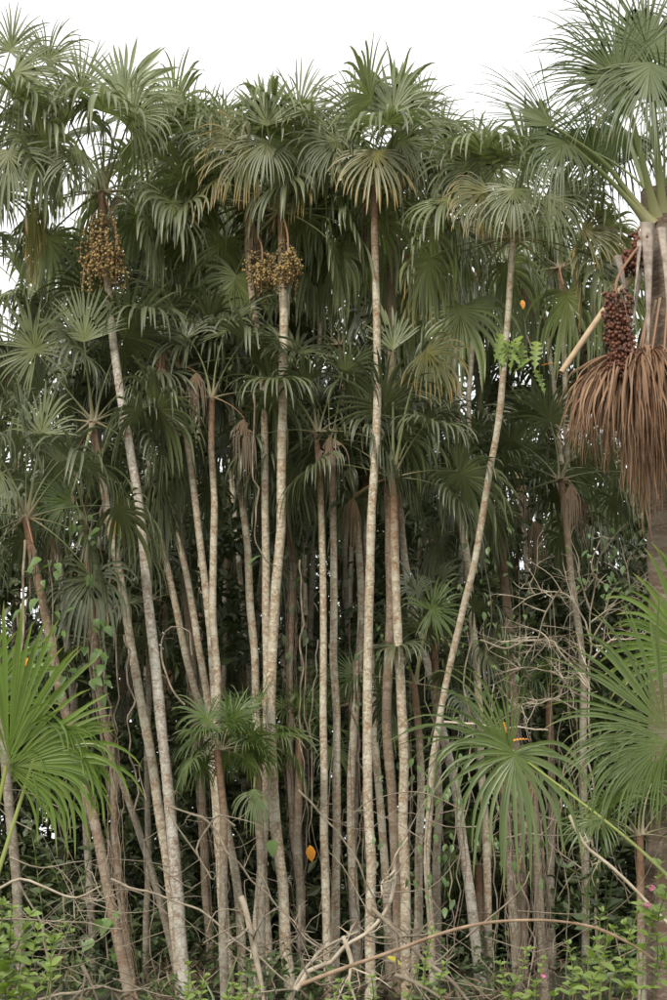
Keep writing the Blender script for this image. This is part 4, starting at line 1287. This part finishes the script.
BR = [
    ('bleached dead branch sweeping in from the left edge above the green bush', [(-5, 891), (20, 880), (40, 884), (76, 894), (101, 886)], 12.5, 3.0, 'bleached', 5),
    ('thin brown branch running level at lower left', [(-5, 919), (30, 921), (70, 924), (122, 929)], 13, 2.2, 'dry', 6),
    ('forked dead twig dropping from the bleached branch at left', [(18, 882), (33, 905), (42, 930), (50, 962), (50, 1003)], 12.6, 2.6, 'dry', 6),
    ('long thin dry branch slanting from the left leaning palm to the lower centre', [(111, 879), (140, 892), (165, 898), (200, 912), (245, 946), (290, 985)], 15.5, 2.8, 'dry', 7),
    ('curved dry branch passing below the spiky rosette palm', [(168, 806), (190, 815), (207, 824), (228, 852), (256, 885), (292, 922), (330, 952)], 15.5, 2.6, 'dry', 8),
    ('dry branch along the bottom left corner', [(38, 1000), (70, 993), (95, 984), (120, 990), (150, 988)], 13, 3, 'dry', 5),
    ('pale forked dead stump branch left of centre at the bottom', [(241, 896), (247, 915), (251, 935), (258, 965), (264, 1003)], 14, 6.5, 'bleached', 4),
    ('pale curved dead branch rising beside the right central stems', [(296, 990), (318, 968), (345, 948), (372, 930), (388, 908), (395, 880), (397, 855), (408, 838)], 14, 5, 'bleached', 9),
    ('straight pale dead stick propped at bottom centre', [(343, 936), (349, 960), (356, 1003)], 13.8, 4.5, 'bleached', 3),
    ('grey dead branch fanning up from bottom centre', [(290, 1003), (306, 965), (330, 945), (358, 932)], 14.2, 5, 'bleached', 7),
    ('brown thick dry branch going down to the right at bottom centre', [(372, 908), (392, 925), (412, 945), (430, 968), (452, 982), (470, 1003)], 14, 5, 'dry', 7),
    ('thin dry branch crossing in front of the rust-banded stem', [(298, 790), (322, 815), (350, 850), (368, 885), (378, 915)], 15.8, 2.6, 'dry', 8),
    ('dry looping branch left of the pale straight palm foot', [(235, 826), (220, 818), (208, 830), (196, 850), (206, 872), (214, 880), (222, 860)], 15, 2.2, 'dry', 6),
    ('pale branch angled under the bent green frond stalk at right', [(570, 815), (582, 838), (591, 852), (612, 868), (632, 885), (652, 905), (672, 928)], 10.5, 4.2, 'bleached', 4),
    ('dark curled liana stub at the bottom centre', [(300, 905), (298, 940), (302, 968), (320, 985), (345, 978)], 13.6, 3, 'liana', 4),
    ('brown dead branch at lower left rising beside the palm foot', [(82, 965), (92, 985), (98, 1003)], 13, 4, 'dry', 3),
    ('thin horizontal twig at right above the arching stalk', [(505, 838), (525, 836), (548, 835), (583, 833)], 15, 2.2, 'dry', 4),
    ('pale leafless branch reaching left at mid-right', [(444, 722), (470, 724), (505, 728), (548, 730)], 16, 2.4, 'bleached', 7),
    ('grey branch tangle crossing the right of the leaning palm', [(480, 640), (505, 650), (530, 640), (560, 648), (585, 672)], 16.5, 2.4, 'dry', 12),
    ('bottom right-of-centre brown dry curl', [(395, 975), (420, 985), (440, 998)], 12.6, 4, 'dry', 4),
]
for i, (lab, path, d, w, mt, ntw) in enumerate(BR):
    branch(lab, path, d, w, 700 + i, mt, (ntw + 1) // 2, tl=0.55 if mt == 'dry' else 0.45, depth=2)

# the bare dead bush at mid-right
def dead_bush():
    d = 15.8
    base = at(590, 760, d)
    base.z = 0
    root = thing('dead_bush', 'bare bleached bush with many forking branches at mid-right', 'bush', base)
    limbs = [
        [(590, 900), (591, 760), (590, 640), (592, 600), (598, 565), (612, 540), (626, 524)],
        [(591, 640), (572, 598), (556, 590), (530, 597), (512, 610)],
        [(592, 640), (605, 615), (625, 590), (645, 578), (668, 570)],
        [(591, 690), (575, 668), (560, 652), (548, 640), (500, 642)],
        [(590, 700), (570, 690), (548, 672), (520, 670), (500, 680), (478, 690)],
        [(590, 610), (580, 580), (577, 560), (566, 545)],
        [(560, 590), (545, 610), (538, 640), (526, 655)],
        [(591, 660), (610, 640), (630, 640), (655, 628)],
        [(590, 720), (560, 700), (530, 702), (505, 714)],
    ]
    r = np.random.default_rng(5)
    for i, L in enumerate(limbs):
        g = Geo()
        dz = r.normal(0, 0.25)
        P = [at(x, y, d + dz * (k / len(L))) - base for k, (x, y) in enumerate(L)]
        if i == 0:
            P = [Vector((0, 0, -0.1))] + P[1:]
        pts = wiggle(P, 0.02, r, 0.06, 0.2)
        w = (3.2 if i == 0 else 2.1) * mpp(d) / 2
        tube(g, pts, np.linspace(w, w * 0.4, len(pts)), 6)
        o = link('limb', g.mesh('limb', [M['bleached' if i % 2 else 'dry']]), root)
        g2 = Geo()
        twigs(g2, pts[int(len(pts) * (0.5 if i == 0 else 0.1)):], w, r, 2, 9, 0.5, 0, 0.15)
        link('twigs', g2.mesh('twigs', [M['bleached']]), o, kind='stuff')
dead_bush()

# the long arching stalk
branch('smooth brown stalk arching low across the right foreground', [(300, 985), (345, 968), (400, 949), (440, 934), (480, 924), (530, 920), (570, 923), (605, 932), (640, 950), (664, 968)],
       9.0, 4.2, 801, 'arch', 0, name='arching_stalk', cat='stalk', group=None, amp=0.002)
# hanging lianas
VN = [
    ('thin liana from which the bright orange leaf hangs', [(318, 640), (314, 700), (311, 770), (310, 843)], 16.85, 1.6),
    ('thin liana holding a pale green leaf left of the orange one', [(262, 700), (268, 760), (272, 838)], 16.65, 1.6),
    ('twisted liana hanging beside the thin fruiting palm stem', [(254, 395), (252, 450), (258, 495), (257, 535), (266, 560), (276, 566)], 17.0, 2.4),
    ('reddish straight hanging root at the far left', [(25, 540), (23, 600), (20, 660), (18, 720)], 14.5, 2.6),
    ('pair-forming dark liana left of the leaning palm', [(104, 500), (103, 560), (105, 620), (101, 680), (104, 760), (115, 840)], 17.2, 2.2),
    ('pale liana dangling right of the left leaning palm', [(124, 635), (128, 690), (131, 740), (136, 790), (141, 840), (150, 900), (157, 1000)], 17.0, 2.2),
    ('brown liana hooping over beside the close trio of stems', [(185, 705), (170, 690), (163, 665), (162, 640), (170, 627), (184, 632), (192, 655)], 17.0, 2.2),
    ('grey liana in the shade at left between stems', [(118, 600), (117, 680), (115, 740), (119, 800), (122, 900)], 17.8, 2),
    ('thin red-brown liana stem near the left leaning palms', [(109, 560), (107, 640), (109, 720), (110, 790)], 17.6, 2.5),
    ('liana wandering behind the big left fruit bunch stem', [(80, 470), (84, 520), (70, 565)], 17, 1.8),
    ('slack liana curving below the brown-skirted palm', [(470, 620), (466, 680), (472, 740), (468, 800), (460, 860), (452, 930), (450, 1000)], 17.5, 2),
    ('liana hanging down in front of the ragged stems at lower right', [(518, 760), (524, 820), (520, 870), (530, 920), (527, 1000)], 16.8, 2.4),
    ('second thin liana on the ragged stems at lower right', [(541, 770), (543, 830), (536, 880), (534, 940), (540, 1000)], 16.9, 2.2),
    ('hanging root left of the ragged stems at lower right', [(458, 760), (456, 820), (453, 880), (447, 960)], 17.6, 1.8),
    ('thin hanging root beside the white leaning palm foot', [(494, 780), (492, 860), (496, 930), (494, 1000)], 18, 1.8),
    ('long thin root dropping right of the grey bush branches', [(566, 760), (562, 820), (566, 900), (563, 1000)], 18, 1.8),
    ('brown dangling root behind the pale central pair', [(300, 560), (303, 640), (300, 720), (306, 800), (304, 900)], 18.5, 2),
    ('dark twisted liana between the central pair and rust-banded palm', [(360, 620), (353, 700), (362, 780), (356, 860), (362, 960)], 18.8, 2),
]
for i, (lab, path, d, w) in enumerate(VN):
    branch(lab, path, d, w, 820 + i, 'liana', 2, 0.25, 0, name='liana', cat='vine', group='lianas hanging among the stems', amp=0.03)


def stuff_twigs():
    """hair-fine dry twigs matted along the stand's foot"""
    r = np.random.default_rng(99)
    g = Geo()
    for i in range(110):
        x, y = r.uniform(-10, 680), r.uniform(900, 1010)
        if r.uniform() < 0.25:
            y = r.uniform(800, 900)
        d = r.uniform(13.2, 17)
        p = np.array(at(x, y, d))
        if p[2] < 0.05:
            continue
        a = r.uniform(0, 2 * np.pi)
        e = np.array([math.cos(a), 0.4 * math.sin(a) * r.normal(), abs(r.normal(0, 0.6))])
        L = r.uniform(0.4, 1.4)
        c = r.normal(0, 0.16, 3)
        pts = smooth_path([p, p + e * L * 0.4 + c, p + e * L * 0.8 + c * 0.5, p + e * L - [0, 0, 0.15]], 0.09)
        pts[:, 2] = np.maximum(pts[:, 2], 0.02)
        tube(g, pts, np.linspace(0.0065, 0.0025, len(pts)) * r.uniform(0.5, 1.4), 4)
    o = link('twig_mat', g.mesh('twig_mat', [M['dry']]), kind='stuff', label='mat of fine dry twigs along the foot of the stand')
    o['category'] = 'twigs'
    g = Geo()
    for i in range(45):
        x = r.choice([510, 538, 300, 350, 470, 95, 420, 560, 640]) + r.normal(0, 14)
        d = r.uniform(17.2, 20)
        y0 = r.uniform(560, 820)
        p = np.array(at(x, y0, d))
        L = r.uniform(0.8, 3.0)
        q = [p, p + [r.normal(0, .06), 0, -L * .4], p + [r.normal(0, .08), 0, -L * .7], p + [r.normal(0, .1), 0, -L]]
        pts = smooth_path(q, 0.2)
        pts[:, 2] = np.maximum(pts[:, 2], 0.02)
        tube(g, pts, 0.005 * r.uniform(0.6, 1.4), 3)
    o = link('hanging_rootlets', g.mesh('hanging_rootlets', [M['liana']]), kind='stuff', label='thin rootlets hanging among the rear stems')
    o['category'] = 'roots'
stuff_twigs()


# ------------------------------------------------------------------ leafy shrubs and climbers
def leaf_shape(kind, mat):
    """one leaf, unit length along +X, folded on its midrib, drooping a little"""
    if kind == 'ovate':
        prof = [(0, 0.01), (0.15, 0.17), (0.4, 0.27), (0.7, 0.19), (1, 0.0)]
    elif kind == 'heart':
        prof = [(-0.12, 0.16), (0.08, 0.40), (0.35, 0.38), (0.7, 0.2), (1, 0.0)]
    elif kind == 'lobed':
        prof = [(0, 0.03), (0.12, 0.17), (0.18, 0.035), (0.28, 0.21), (0.35, 0.035), (0.45, 0.20), (0.52, 0.03), (0.62, 0.16), (0.69, 0.03), (0.78, 0.11), (0.85, 0.03), (1, 0.0)]
    else:
        prof = [(0, 0.01), (0.3, 0.07), (0.7, 0.06), (1, 0)]
    V, F, UV = [], [], []
    for i, (x, w) in enumerate(prof):
        z = -0.18 * x * x
        V += [(x, -w, z + w * 0.3), (x, 0, z), (x, w, z + w * 0.3)]
        UV += [(0.5, max(0, x) * 0.8)] * 3
    for i in range(len(prof) - 1):
        b = i * 3
        F += [[b, b + 1, b + 4, b + 3], [b + 1, b + 2, b + 5, b + 4]]
    g = Geo()
    g.add(np.array(V), np.array(F), np.array(UV))
    return g.mesh('leaf_' + kind, [M[mat]], True)


LEAF = {}
def leaf_me(kind, mat):
    if (kind, mat) not in LEAF:
        LEAF[(kind, mat)] = leaf_shape(kind, mat)
    return LEAF[(kind, mat)]


def put_leaf(root, p, direction, size, me, r, name='leaf', label=None):
    d = Vector(direction).normalized()
    up = Vector((r.normal(0, 0.35), r.normal(0, 0.35) - 0.5, 1))
    y = up.cross(d)
    if y.length < 1e-3:
        y = Vector((0, 1, 0))
    y.normalize()
    z = d.cross(y)
    m = Matrix((d, y, z)).transposed()
    o = link(name, me, root, p, m.to_euler(), float(size), label)
    return o


def shrub(label, stems, d, seed, leaf=0.075, kind='ovate', mat='shrub', gap=0.07, flowers=(), group='green shoots along the near edge', smat='green_stem', cat='shrub', name='shrub', wpx=2.0, mleaf=1.0):
    """stems traced as pixel paths; leaves sit in pairs up each stem"""
    r = np.random.default_rng(seed)
    b = at(*stems[0][0], d)
    base = Vector((b.x, d, 0))
    root = thing(name, label, cat, base, group)
    me = leaf_me(kind, mat)
    for s in stems:
        dz = r.normal(0, 0.12)
        P = [at(x, y, d + dz * k / len(s)) - base for k, (x, y) in enumerate(s)]
        P = [Vector((P[0].x * 0.6, 0, 0))] + P if P[0].z > 0.3 else P
        pts = wiggle(P, 0.008, r, 0.04, 0.12)
        g = Geo()
        tube(g, pts, np.linspace(wpx, wpx * 0.5, len(pts)) * mpp(d) / 2, 5)
        link('stem', g.mesh('shrub_stem', [M[smat]]), root)
        ln = np.concatenate([[0], np.cumsum(np.linalg.norm(np.diff(pts, axis=0), axis=1))])
        pos = gap * 1.2
        first = max(gap, ln[-1] - gap * 9)
        pos = first
        az_ = r.uniform(0, 6)
        while pos < ln[-1]:
            k = int(np.searchsorted(ln, pos).clip(0, len(pts) - 1))
            t = pts[k] - pts[max(0, k - 1)]
            az_ += 1.5 + r.normal(0, 0.2)
            for sgn in (0, math.pi):
                dd = np.array([math.cos(az_ + sgn), math.sin(az_ + sgn), r.uniform(-0.1, 0.55)]) + nrm(t) * 0.35
                sz = 1.35 * leaf * r.uniform(0.6, 1.2) * (0.6 + 0.5 * (1 - (pos - first) / max(0.01, ln[-1] - first)))
                put_leaf(root, Vector(pts[k]), dd, sz, me, r)
            pos += gap * r.uniform(0.7, 1.2)
        for q in range(3):
            put_leaf(root, Vector(pts[-1]), (r.normal(0, 0.5), r.normal(0, 0.5), 1), leaf * 0.6, me, r)
    for (x, y) in flowers:
        p = at(x, y, d - 0.1) - base
        k = 16
        cc = np.array(p) + nrm(r.normal(0, 1, (k, 3))) * 0.014
        g = Geo()
        n = k
        dd = nrm(cc - np.array(p)) + [0, 0, 0.3]
        V, F, UV = [], [], []
        for i in range(n):
            for j in range(5):
                a0 = j * 2 * math.pi / 5
                t1 = nrm(np.cross(dd[i], [0.3, 0.2, 1]))
                t2 = nrm(np.cross(dd[i], t1))
                e = t1 * math.cos(a0) + t2 * math.sin(a0)
                e2 = np.cross(nrm(dd[i]), e)
                c0 = cc[i] + nrm(dd[i]) * 0.004
                V += [c0, c0 + e * 0.006 + e2 * 0.004, c0 + e * 0.010, c0 + e * 0.006 - e2 * 0.004]
                F.append([len(V) - 4, len(V) - 3, len(V) - 2, len(V) - 1])
                UV += [(r.uniform(), 0.3)] * 4
        g.add(np.array(V), np.array(F), np.array(UV))
        link('flower', g.mesh('flower', [M['pink']], False), root, label='small round pink flower head')
    return root


shrub('bright green leafy bush at the bottom left corner', [[(5, 1010), (8, 960), (12, 910)], [(-8, 1010), (-2, 950), (2, 905)], [(20, 1010), (30, 970), (38, 930)], [(30, 1012), (42, 985), (52, 958)], [(0, 1010), (20, 940), (30, 915)], [(12, 1012), (18, 980), (22, 950)]],
      10.0, 901, 0.10, gap=0.06)
shrub('small yellow-green sprig over the left corner bush', [[(48, 1005), (52, 960), (50, 932), (66, 926)], [(52, 960), (58, 938), (72, 932)]], 11, 902, 0.06, gap=0.05)
shrub('pink-flowered bush in the right corner, tallest of the flowering ones', [[(640, 1010), (645, 950), (655, 890), (660, 865)], [(610, 1010), (625, 950), (640, 905)], [(655, 1010), (660, 930), (668, 880)], [(590, 1010), (600, 965), (612, 930)], [(620, 1010), (640, 960), (625, 925)], [(670, 1010), (664, 950), (650, 920)], [(630, 1010), (655, 985), (662, 960)]],
      9.0, 903, 0.075, gap=0.05, flowers=[(652, 888), (648, 905)])
shrub('flowering shoot with one pink head left of the corner bush', [[(575, 1010), (585, 970), (598, 930), (602, 912)], [(570, 1010), (572, 975), (568, 945)], [(585, 1012), (600, 990), (606, 965)]], 9.4, 904, 0.07, gap=0.05, flowers=[(605, 964)])
shrub('low leafy shoots with a pink head below the arching stalk', [[(510, 1012), (520, 975), (528, 950)], [(535, 1012), (538, 980), (545, 960)], [(525, 1012), (510, 990), (500, 965)], [(550, 1012), (558, 990), (566, 985)], [(520, 1012), (530, 1000), (536, 985)]], 9.8, 905, 0.065, gap=0.05, flowers=[(544, 976)])
shrub('green shoot tips at the bottom left of centre', [[(238, 1012), (242, 990), (240, 975)], [(225, 1012), (228, 998), (232, 985)], [(254, 1012), (252, 1000), (258, 988)]], 11.5, 906, 0.06, gap=0.04)
shrub('green shoot tips at the bottom centre', [[(330, 1012), (336, 995), (340, 982)], [(345, 1012), (350, 998), (348, 985)], [(370, 1012), (374, 996), (372, 978)]], 11.5, 907, 0.06, gap=0.04)
shrub('leafy shoots right of the foot of the upright stalks', [[(420, 1012), (424, 980), (428, 950), (432, 930)], [(405, 1012), (412, 985), (418, 968)], [(440, 1012), (438, 985), (444, 965)]], 13, 908, 0.08, gap=0.06)
shrub('feathery green shoots at the foot of the white-lichened palm', [[(185, 1012), (190, 990), (188, 965)], [(198, 1012), (200, 995), (206, 978)]], 12.5, 909, 0.085, gap=0.05)
shrub('sparse bush with green sprays in shade behind the left stems', [[(60, 1000), (62, 900), (66, 840)], [(68, 1000), (80, 900), (90, 850)], [(50, 1000), (40, 890), (30, 820)], [(75, 1000), (70, 920), (50, 860)]], 19, 910, 0.17, gap=0.13, mat='forest_light')
shrub('sparse bush with dark leaf sprays right of the ragged stems', [[(600, 1000), (598, 900), (590, 850), (570, 842)], [(600, 1000), (612, 880), (625, 842)], [(590, 1000), (585, 890), (572, 870), (560, 866)], [(600, 1000), (606, 880), (600, 830)]], 15, 911, 0.12, gap=0.09, mat='forest_light')


def grass_tuft(label, x, d, n, h, seed, mat='leaf_near2', width=0.012):
    r = np.random.default_rng(seed)
    b = at(x, 1000, d)
    base = Vector((b.x, d, 0))
    root = thing('grass_tuft', label, 'grass tuft', base, 'grassy tufts at the bottom edge')
    for i in range(n):
        a = r.uniform(0, 2 * np.pi)
        e = r.uniform(0.1, 0.6)
        L = h * r.uniform(0.6, 1.1)
        p = np.array([r.normal(0, 0.03), r.normal(0, 0.03), 0])
        dr_ = np.array([math.cos(a) * e, math.sin(a) * e, 1.0])
        V, UV = [], []
        K = 7
        dcur = nrm(dr_)
        s = nrm(np.cross(dcur, [0.2, 1, 0.1]))
        for k in range(K + 1):
            t = k / K
            w = width * (1 - t) ** 0.6 + 0.001
            V += [p - s * w, p + np.array([0, w * 0.4, 0]), p + s * w]
            UV += [(r.uniform(), t)] * 3
            dcur = nrm(dcur + np.array([math.cos(a), math.sin(a), -0.3]) * 0.13 * t * 2)
            p = p + dcur * L / K
        F = []
        for k in range(K):
            b_ = k * 3
            F += [[b_, b_ + 1, b_ + 4, b_ + 3], [b_ + 1, b_ + 2, b_ + 5, b_ + 4]]
        g = Geo()
        g.add(np.array(V), np.array(F), np.array(UV))
        link('grass_blade', g.mesh('grass_blade', [M[mat]]), root)
grass_tuft('broad-bladed yellow-green grass tuft at bottom, right of the white-lichened foot', 222, 13, 11, 1.15, 1, 'leaf_near2', 0.02)
grass_tuft('slender grass blades at the bottom right of the central stems', 495, 12, 10, 0.75, 2)
grass_tuft('grass blades at the bottom edge near the left palm foot', 108, 13, 8, 0.5, 3)


def climber(label, path, d, seed, nleaf, size, kind='heart', mat='vine_leaf', sprd=0.12, smat='liana'):
    r = np.random.default_rng(seed)
    P = [at(x, y, d) for x, y in path]
    base = P[-1].copy()
    root = thing('climbing_vine', label, 'vine', base, 'leafy climbers on the stems')
    pts = wiggle([p - base for p in P], 0.02, r, 0.06, 0.25)
    g = Geo()
    tube(g, pts, 0.008, 5)
    link('stem', g.mesh('climber_stem', [M[smat]]), root)
    me = leaf_me(kind, mat)
    for i in range(nleaf):
        k = int(r.uniform(0, len(pts) - 1))
        p = pts[k] + r.normal(0, sprd, 3) * [1, 0.5, 0.6] + [0, -0.05, 0]
        put_leaf(root, Vector(p), (r.normal(0, 0.6), -0.35 + r.normal(0, 0.3), -0.9 + r.normal(0, 0.4)), size * r.uniform(0.6, 1.25), me, r)
    return root


climber('heart-leaved climber left of the leaning palm, topmost leaves', [(48, 560), (52, 600), (55, 640), (52, 690)], 16.2, 1, 26, 0.13, sprd=0.16)
climber('heart-leaved climber on the dark stem beside the leaning palm', [(92, 520), (88, 560), (94, 610), (92, 660), (98, 700)], 16.8, 2, 40, 0.12, sprd=0.16)
climber('sparse large-leaved climber at lower left among stems', [(108, 840), (110, 880), (106, 920), (108, 960)], 15.0, 3, 6, 0.15, sprd=0.12)
climber('yellow-green climber clothing the ragged stems at lower right', [(500, 770), (505, 810), (512, 850), (516, 890)], 16.8, 4, 46, 0.10, 'ovate', sprd=0.22)
climber('fine-leaved climber on the stem behind the brown draped palm', [(482, 540), (490, 600), (486, 660), (490, 710)], 18.0, 5, 60, 0.10, 'ovate', sprd=0.3)
climber('bright lobed-leaf climber beside the clear leaning stem', [(500, 330), (505, 350), (515, 360)], 16.2, 6, 5, 0.38, 'lobed', 'shrub', sprd=0.10)
climber('second bright lobed-leaf climber hanging further right of the leaning stem', [(527, 335), (532, 352), (534, 372)], 16.3, 7, 5, 0.42, 'lobed', 'shrub', sprd=0.10)
climber('dark round-leaved climber high between the tall crowns', [(438, 250), (434, 280), (436, 300)], 18.6, 8, 10, 0.16, 'ovate', 'forest', sprd=0.12)
climber('green climber between the central pair and the rust-banded palm', [(384, 600), (388, 640), (384, 700), (388, 760)], 18.7, 9, 50, 0.11, 'ovate', sprd=0.25)
climber('leafy climber round the foot of the clear leaning stem', [(437, 735), (430, 780), (428, 850), (430, 920)], 16.9, 21, 46, 0.11, 'ovate', sprd=0.22)
climber('leafy climber low on the stems right of centre', [(408, 720), (412, 780), (408, 850), (410, 910)], 18.6, 10, 50, 0.10, 'ovate', sprd=0.25)
climber('dark-leaved climber on the shaded stems left of the central pair', [(300, 520), (304, 590), (300, 650), (306, 720)], 19.2, 11, 50, 0.12, 'ovate', 'forest_light', sprd=0.3)
climber('fine-leaved climber among the bare branches', [(600, 540), (590, 570), (610, 590), (640, 600)], 15.6, 12, 40, 0.10, 'ovate', 'vine_leaf', sprd=0.2)


def lone_leaf(label, x, y, d, size, mat, dirn, seed, kind='ovate', group=None):
    r = np.random.default_rng(seed)
    dd = Vector(dirn).normalized()
    yv = Vector((0, -0.4, 1)).cross(dd).normalized() if abs(dd.z) < 0.9 else Vector((1, 0, 0.05)).normalized()
    z = dd.cross(yv).normalized()
    yv = z.cross(dd)
    m = Matrix((dd, yv, z)).transposed()
    o = thing('fallen_leaf', label, 'leaf', at(x, y, d), group, leaf_me(kind, mat))
    o.rotation_euler = m.to_euler()
    o.scale = (size, size, size)
    return o
lone_leaf('bright orange withered leaf hanging between stems at lower centre', 310, 845, 16.8, 0.21, 'orange_leaf', (0.1, 0.3, -1), 1, 'ovate')
lone_leaf('orange leaf caught in the bent frond heart, upper one', 503, 722, 9.75, 0.09, 'orange_leaf', (0.2, -0.1, -1), 2, 'lobed')
lone_leaf('orange leaf caught in the bent frond heart, right-hand one', 513, 741, 9.3, 0.11, 'orange_leaf', (1, -0.1, 0.25), 3, 'lobed')
lone_leaf('small orange leaf beside the bright lobed climber', 541, 366, 16.3, 0.22, 'orange_leaf', (1, -0.2, 0.3), 4, 'lobed')
lone_leaf('small orange leaf at the far left in front of the stem', 28, 658, 14.0, 0.08, 'orange_leaf', (-0.3, 0, -1), 5)
lone_leaf('yellowing leaf hanging beside the left leaning palm stem', 114, 520, 17.0, 0.24, 'yellow_leaf', (0.4, -0.2, -1), 6)
lone_leaf('small yellow leaf under the clear leaning stem crown', 522, 300, 16.5, 0.12, 'orange_leaf', (0.1, -0.2, -1), 7)
lone_leaf('green single leaf on the liana near the pale straight palm', 248, 566, 16.6, 0.2, 'vine_leaf', (0.6, -0.1, 0.7), 8)
lone_leaf('pale green leaf hanging left of the orange withered leaf', 272, 842, 16.6, 0.17, 'vine_leaf', (0.05, -0.1, -1), 9, 'heart')
lone_leaf('yellow leaf on stems at bottom centre', 387, 957, 14.0, 0.16, 'yellow_leaf', (0.8, -0.2, -0.3), 10)
for k, (x, y) in enumerate([(556, 862), (410, 735), (415, 745)]):
    pass

# ------------------------------------------------------------------ near palms
def near_palms():
    # left: fresh green fans
    d = 7.2
    base = at(-60, 1000, d)
    base.z = 0
    rt = thing('young_palm', 'fresh green fan palm leaning in from the left foreground', 'palm tree', base)
    hub = at(-45, 1010, d)
    gs = Geo()
    tube(gs, smooth_path([(0, 0, -0.05), (0.0, 0, hub.z * 0.5), tuple(hub - base)], 0.05), 0.06, 8)
    link('stem', gs.mesh('young_stem', [M['bark_rust']]), rt)
    K = dict(mat='leaf_near', smat='petiole_near', segs=True, K=11, width=1.12, join=0.42, th=0.9)
    hero(rt, hub, (6, 766), 80, 146, d, seed=501, nseg=40, spread=130, droop=0.3, lean=0.05, cup=0.05, stiff=0.5, **dict(K, join=0.5, width=1.2))
    hero(rt, hub, (6, 768), 10, 132, d - 0.05, seed=502, nseg=34, spread=125, droop=2.0, lean=0.0, cup=-0.1, **K)
    hero(rt, hub, (34, 758), 350, 96, d + 0.3, seed=503, nseg=30, spread=150, droop=1.9, lean=0.2, cup=-0.1, **K)
    hero(rt, hub, (-20, 720), 120, 120, d + 0.2, seed=504, nseg=34, spread=220, droop=0.5, lean=0.1, cup=0.1, **K)
    # right: dense narrow-leaved fans
    d = 8.2
    base = at(760, 1000, d)
    base.z = 0
    rt = thing('young_palm', 'large green fan palm leaning in from the right foreground with a long bent stalk', 'palm tree', base)
    hub = at(745, 950, d)
    gs = Geo()
    tube(gs, smooth_path([(0, 0, -0.05), (0.02, 0, hub.z * 0.5), tuple(hub - base)], 0.05), 0.08, 8)
    link('stem', gs.mesh('young_stem', [M['bark_rust']]), rt)
    K = dict(smat='petiole_near', segs=True, K=11, th=1.1, mat='leaf_near2')
    hero(rt, hub, (672, 738), 122, 138, d, seed=511, nseg=62, spread=190, droop=0.55, lean=0.1, cup=0.1, join=0.36, width=1.15, stiff=0.45, **K)
    hero(rt, hub, (668, 742), 205, 112, d - 0.2, seed=512, nseg=46, spread=120, droop=1.1, lean=-0.1, cup=-0.1, join=0.36, width=1.3, stiff=0.25, **K)
    hero(rt, hub, (690, 660), 95, 110, d + 0.5, seed=513, nseg=44, spread=230, droop=0.5, lean=0.1, cup=0.1, join=0.42, width=1.25, **dict(K, mat='leaf_near'))
    hero(rt, hub, (512, 750), 152, 124, d + 1.3, seed=514, nseg=30, spread=150, droop=0.6, lean=-0.1, cup=0.0, join=0.1, width=2.3, stiff=0.2, bend=(0, 0.03), **dict(K, th=1.0))
    hero(rt, at(522, 760, d + 1.25), (514, 752), 262, 130, d + 1.2, seed=515, nseg=28, spread=260, droop=1.8, lean=-0.35, cup=0.1, join=0.1, width=2.2, stiff=0.1, costa=0.05, **dict(K, th=0.5))
near_palms()
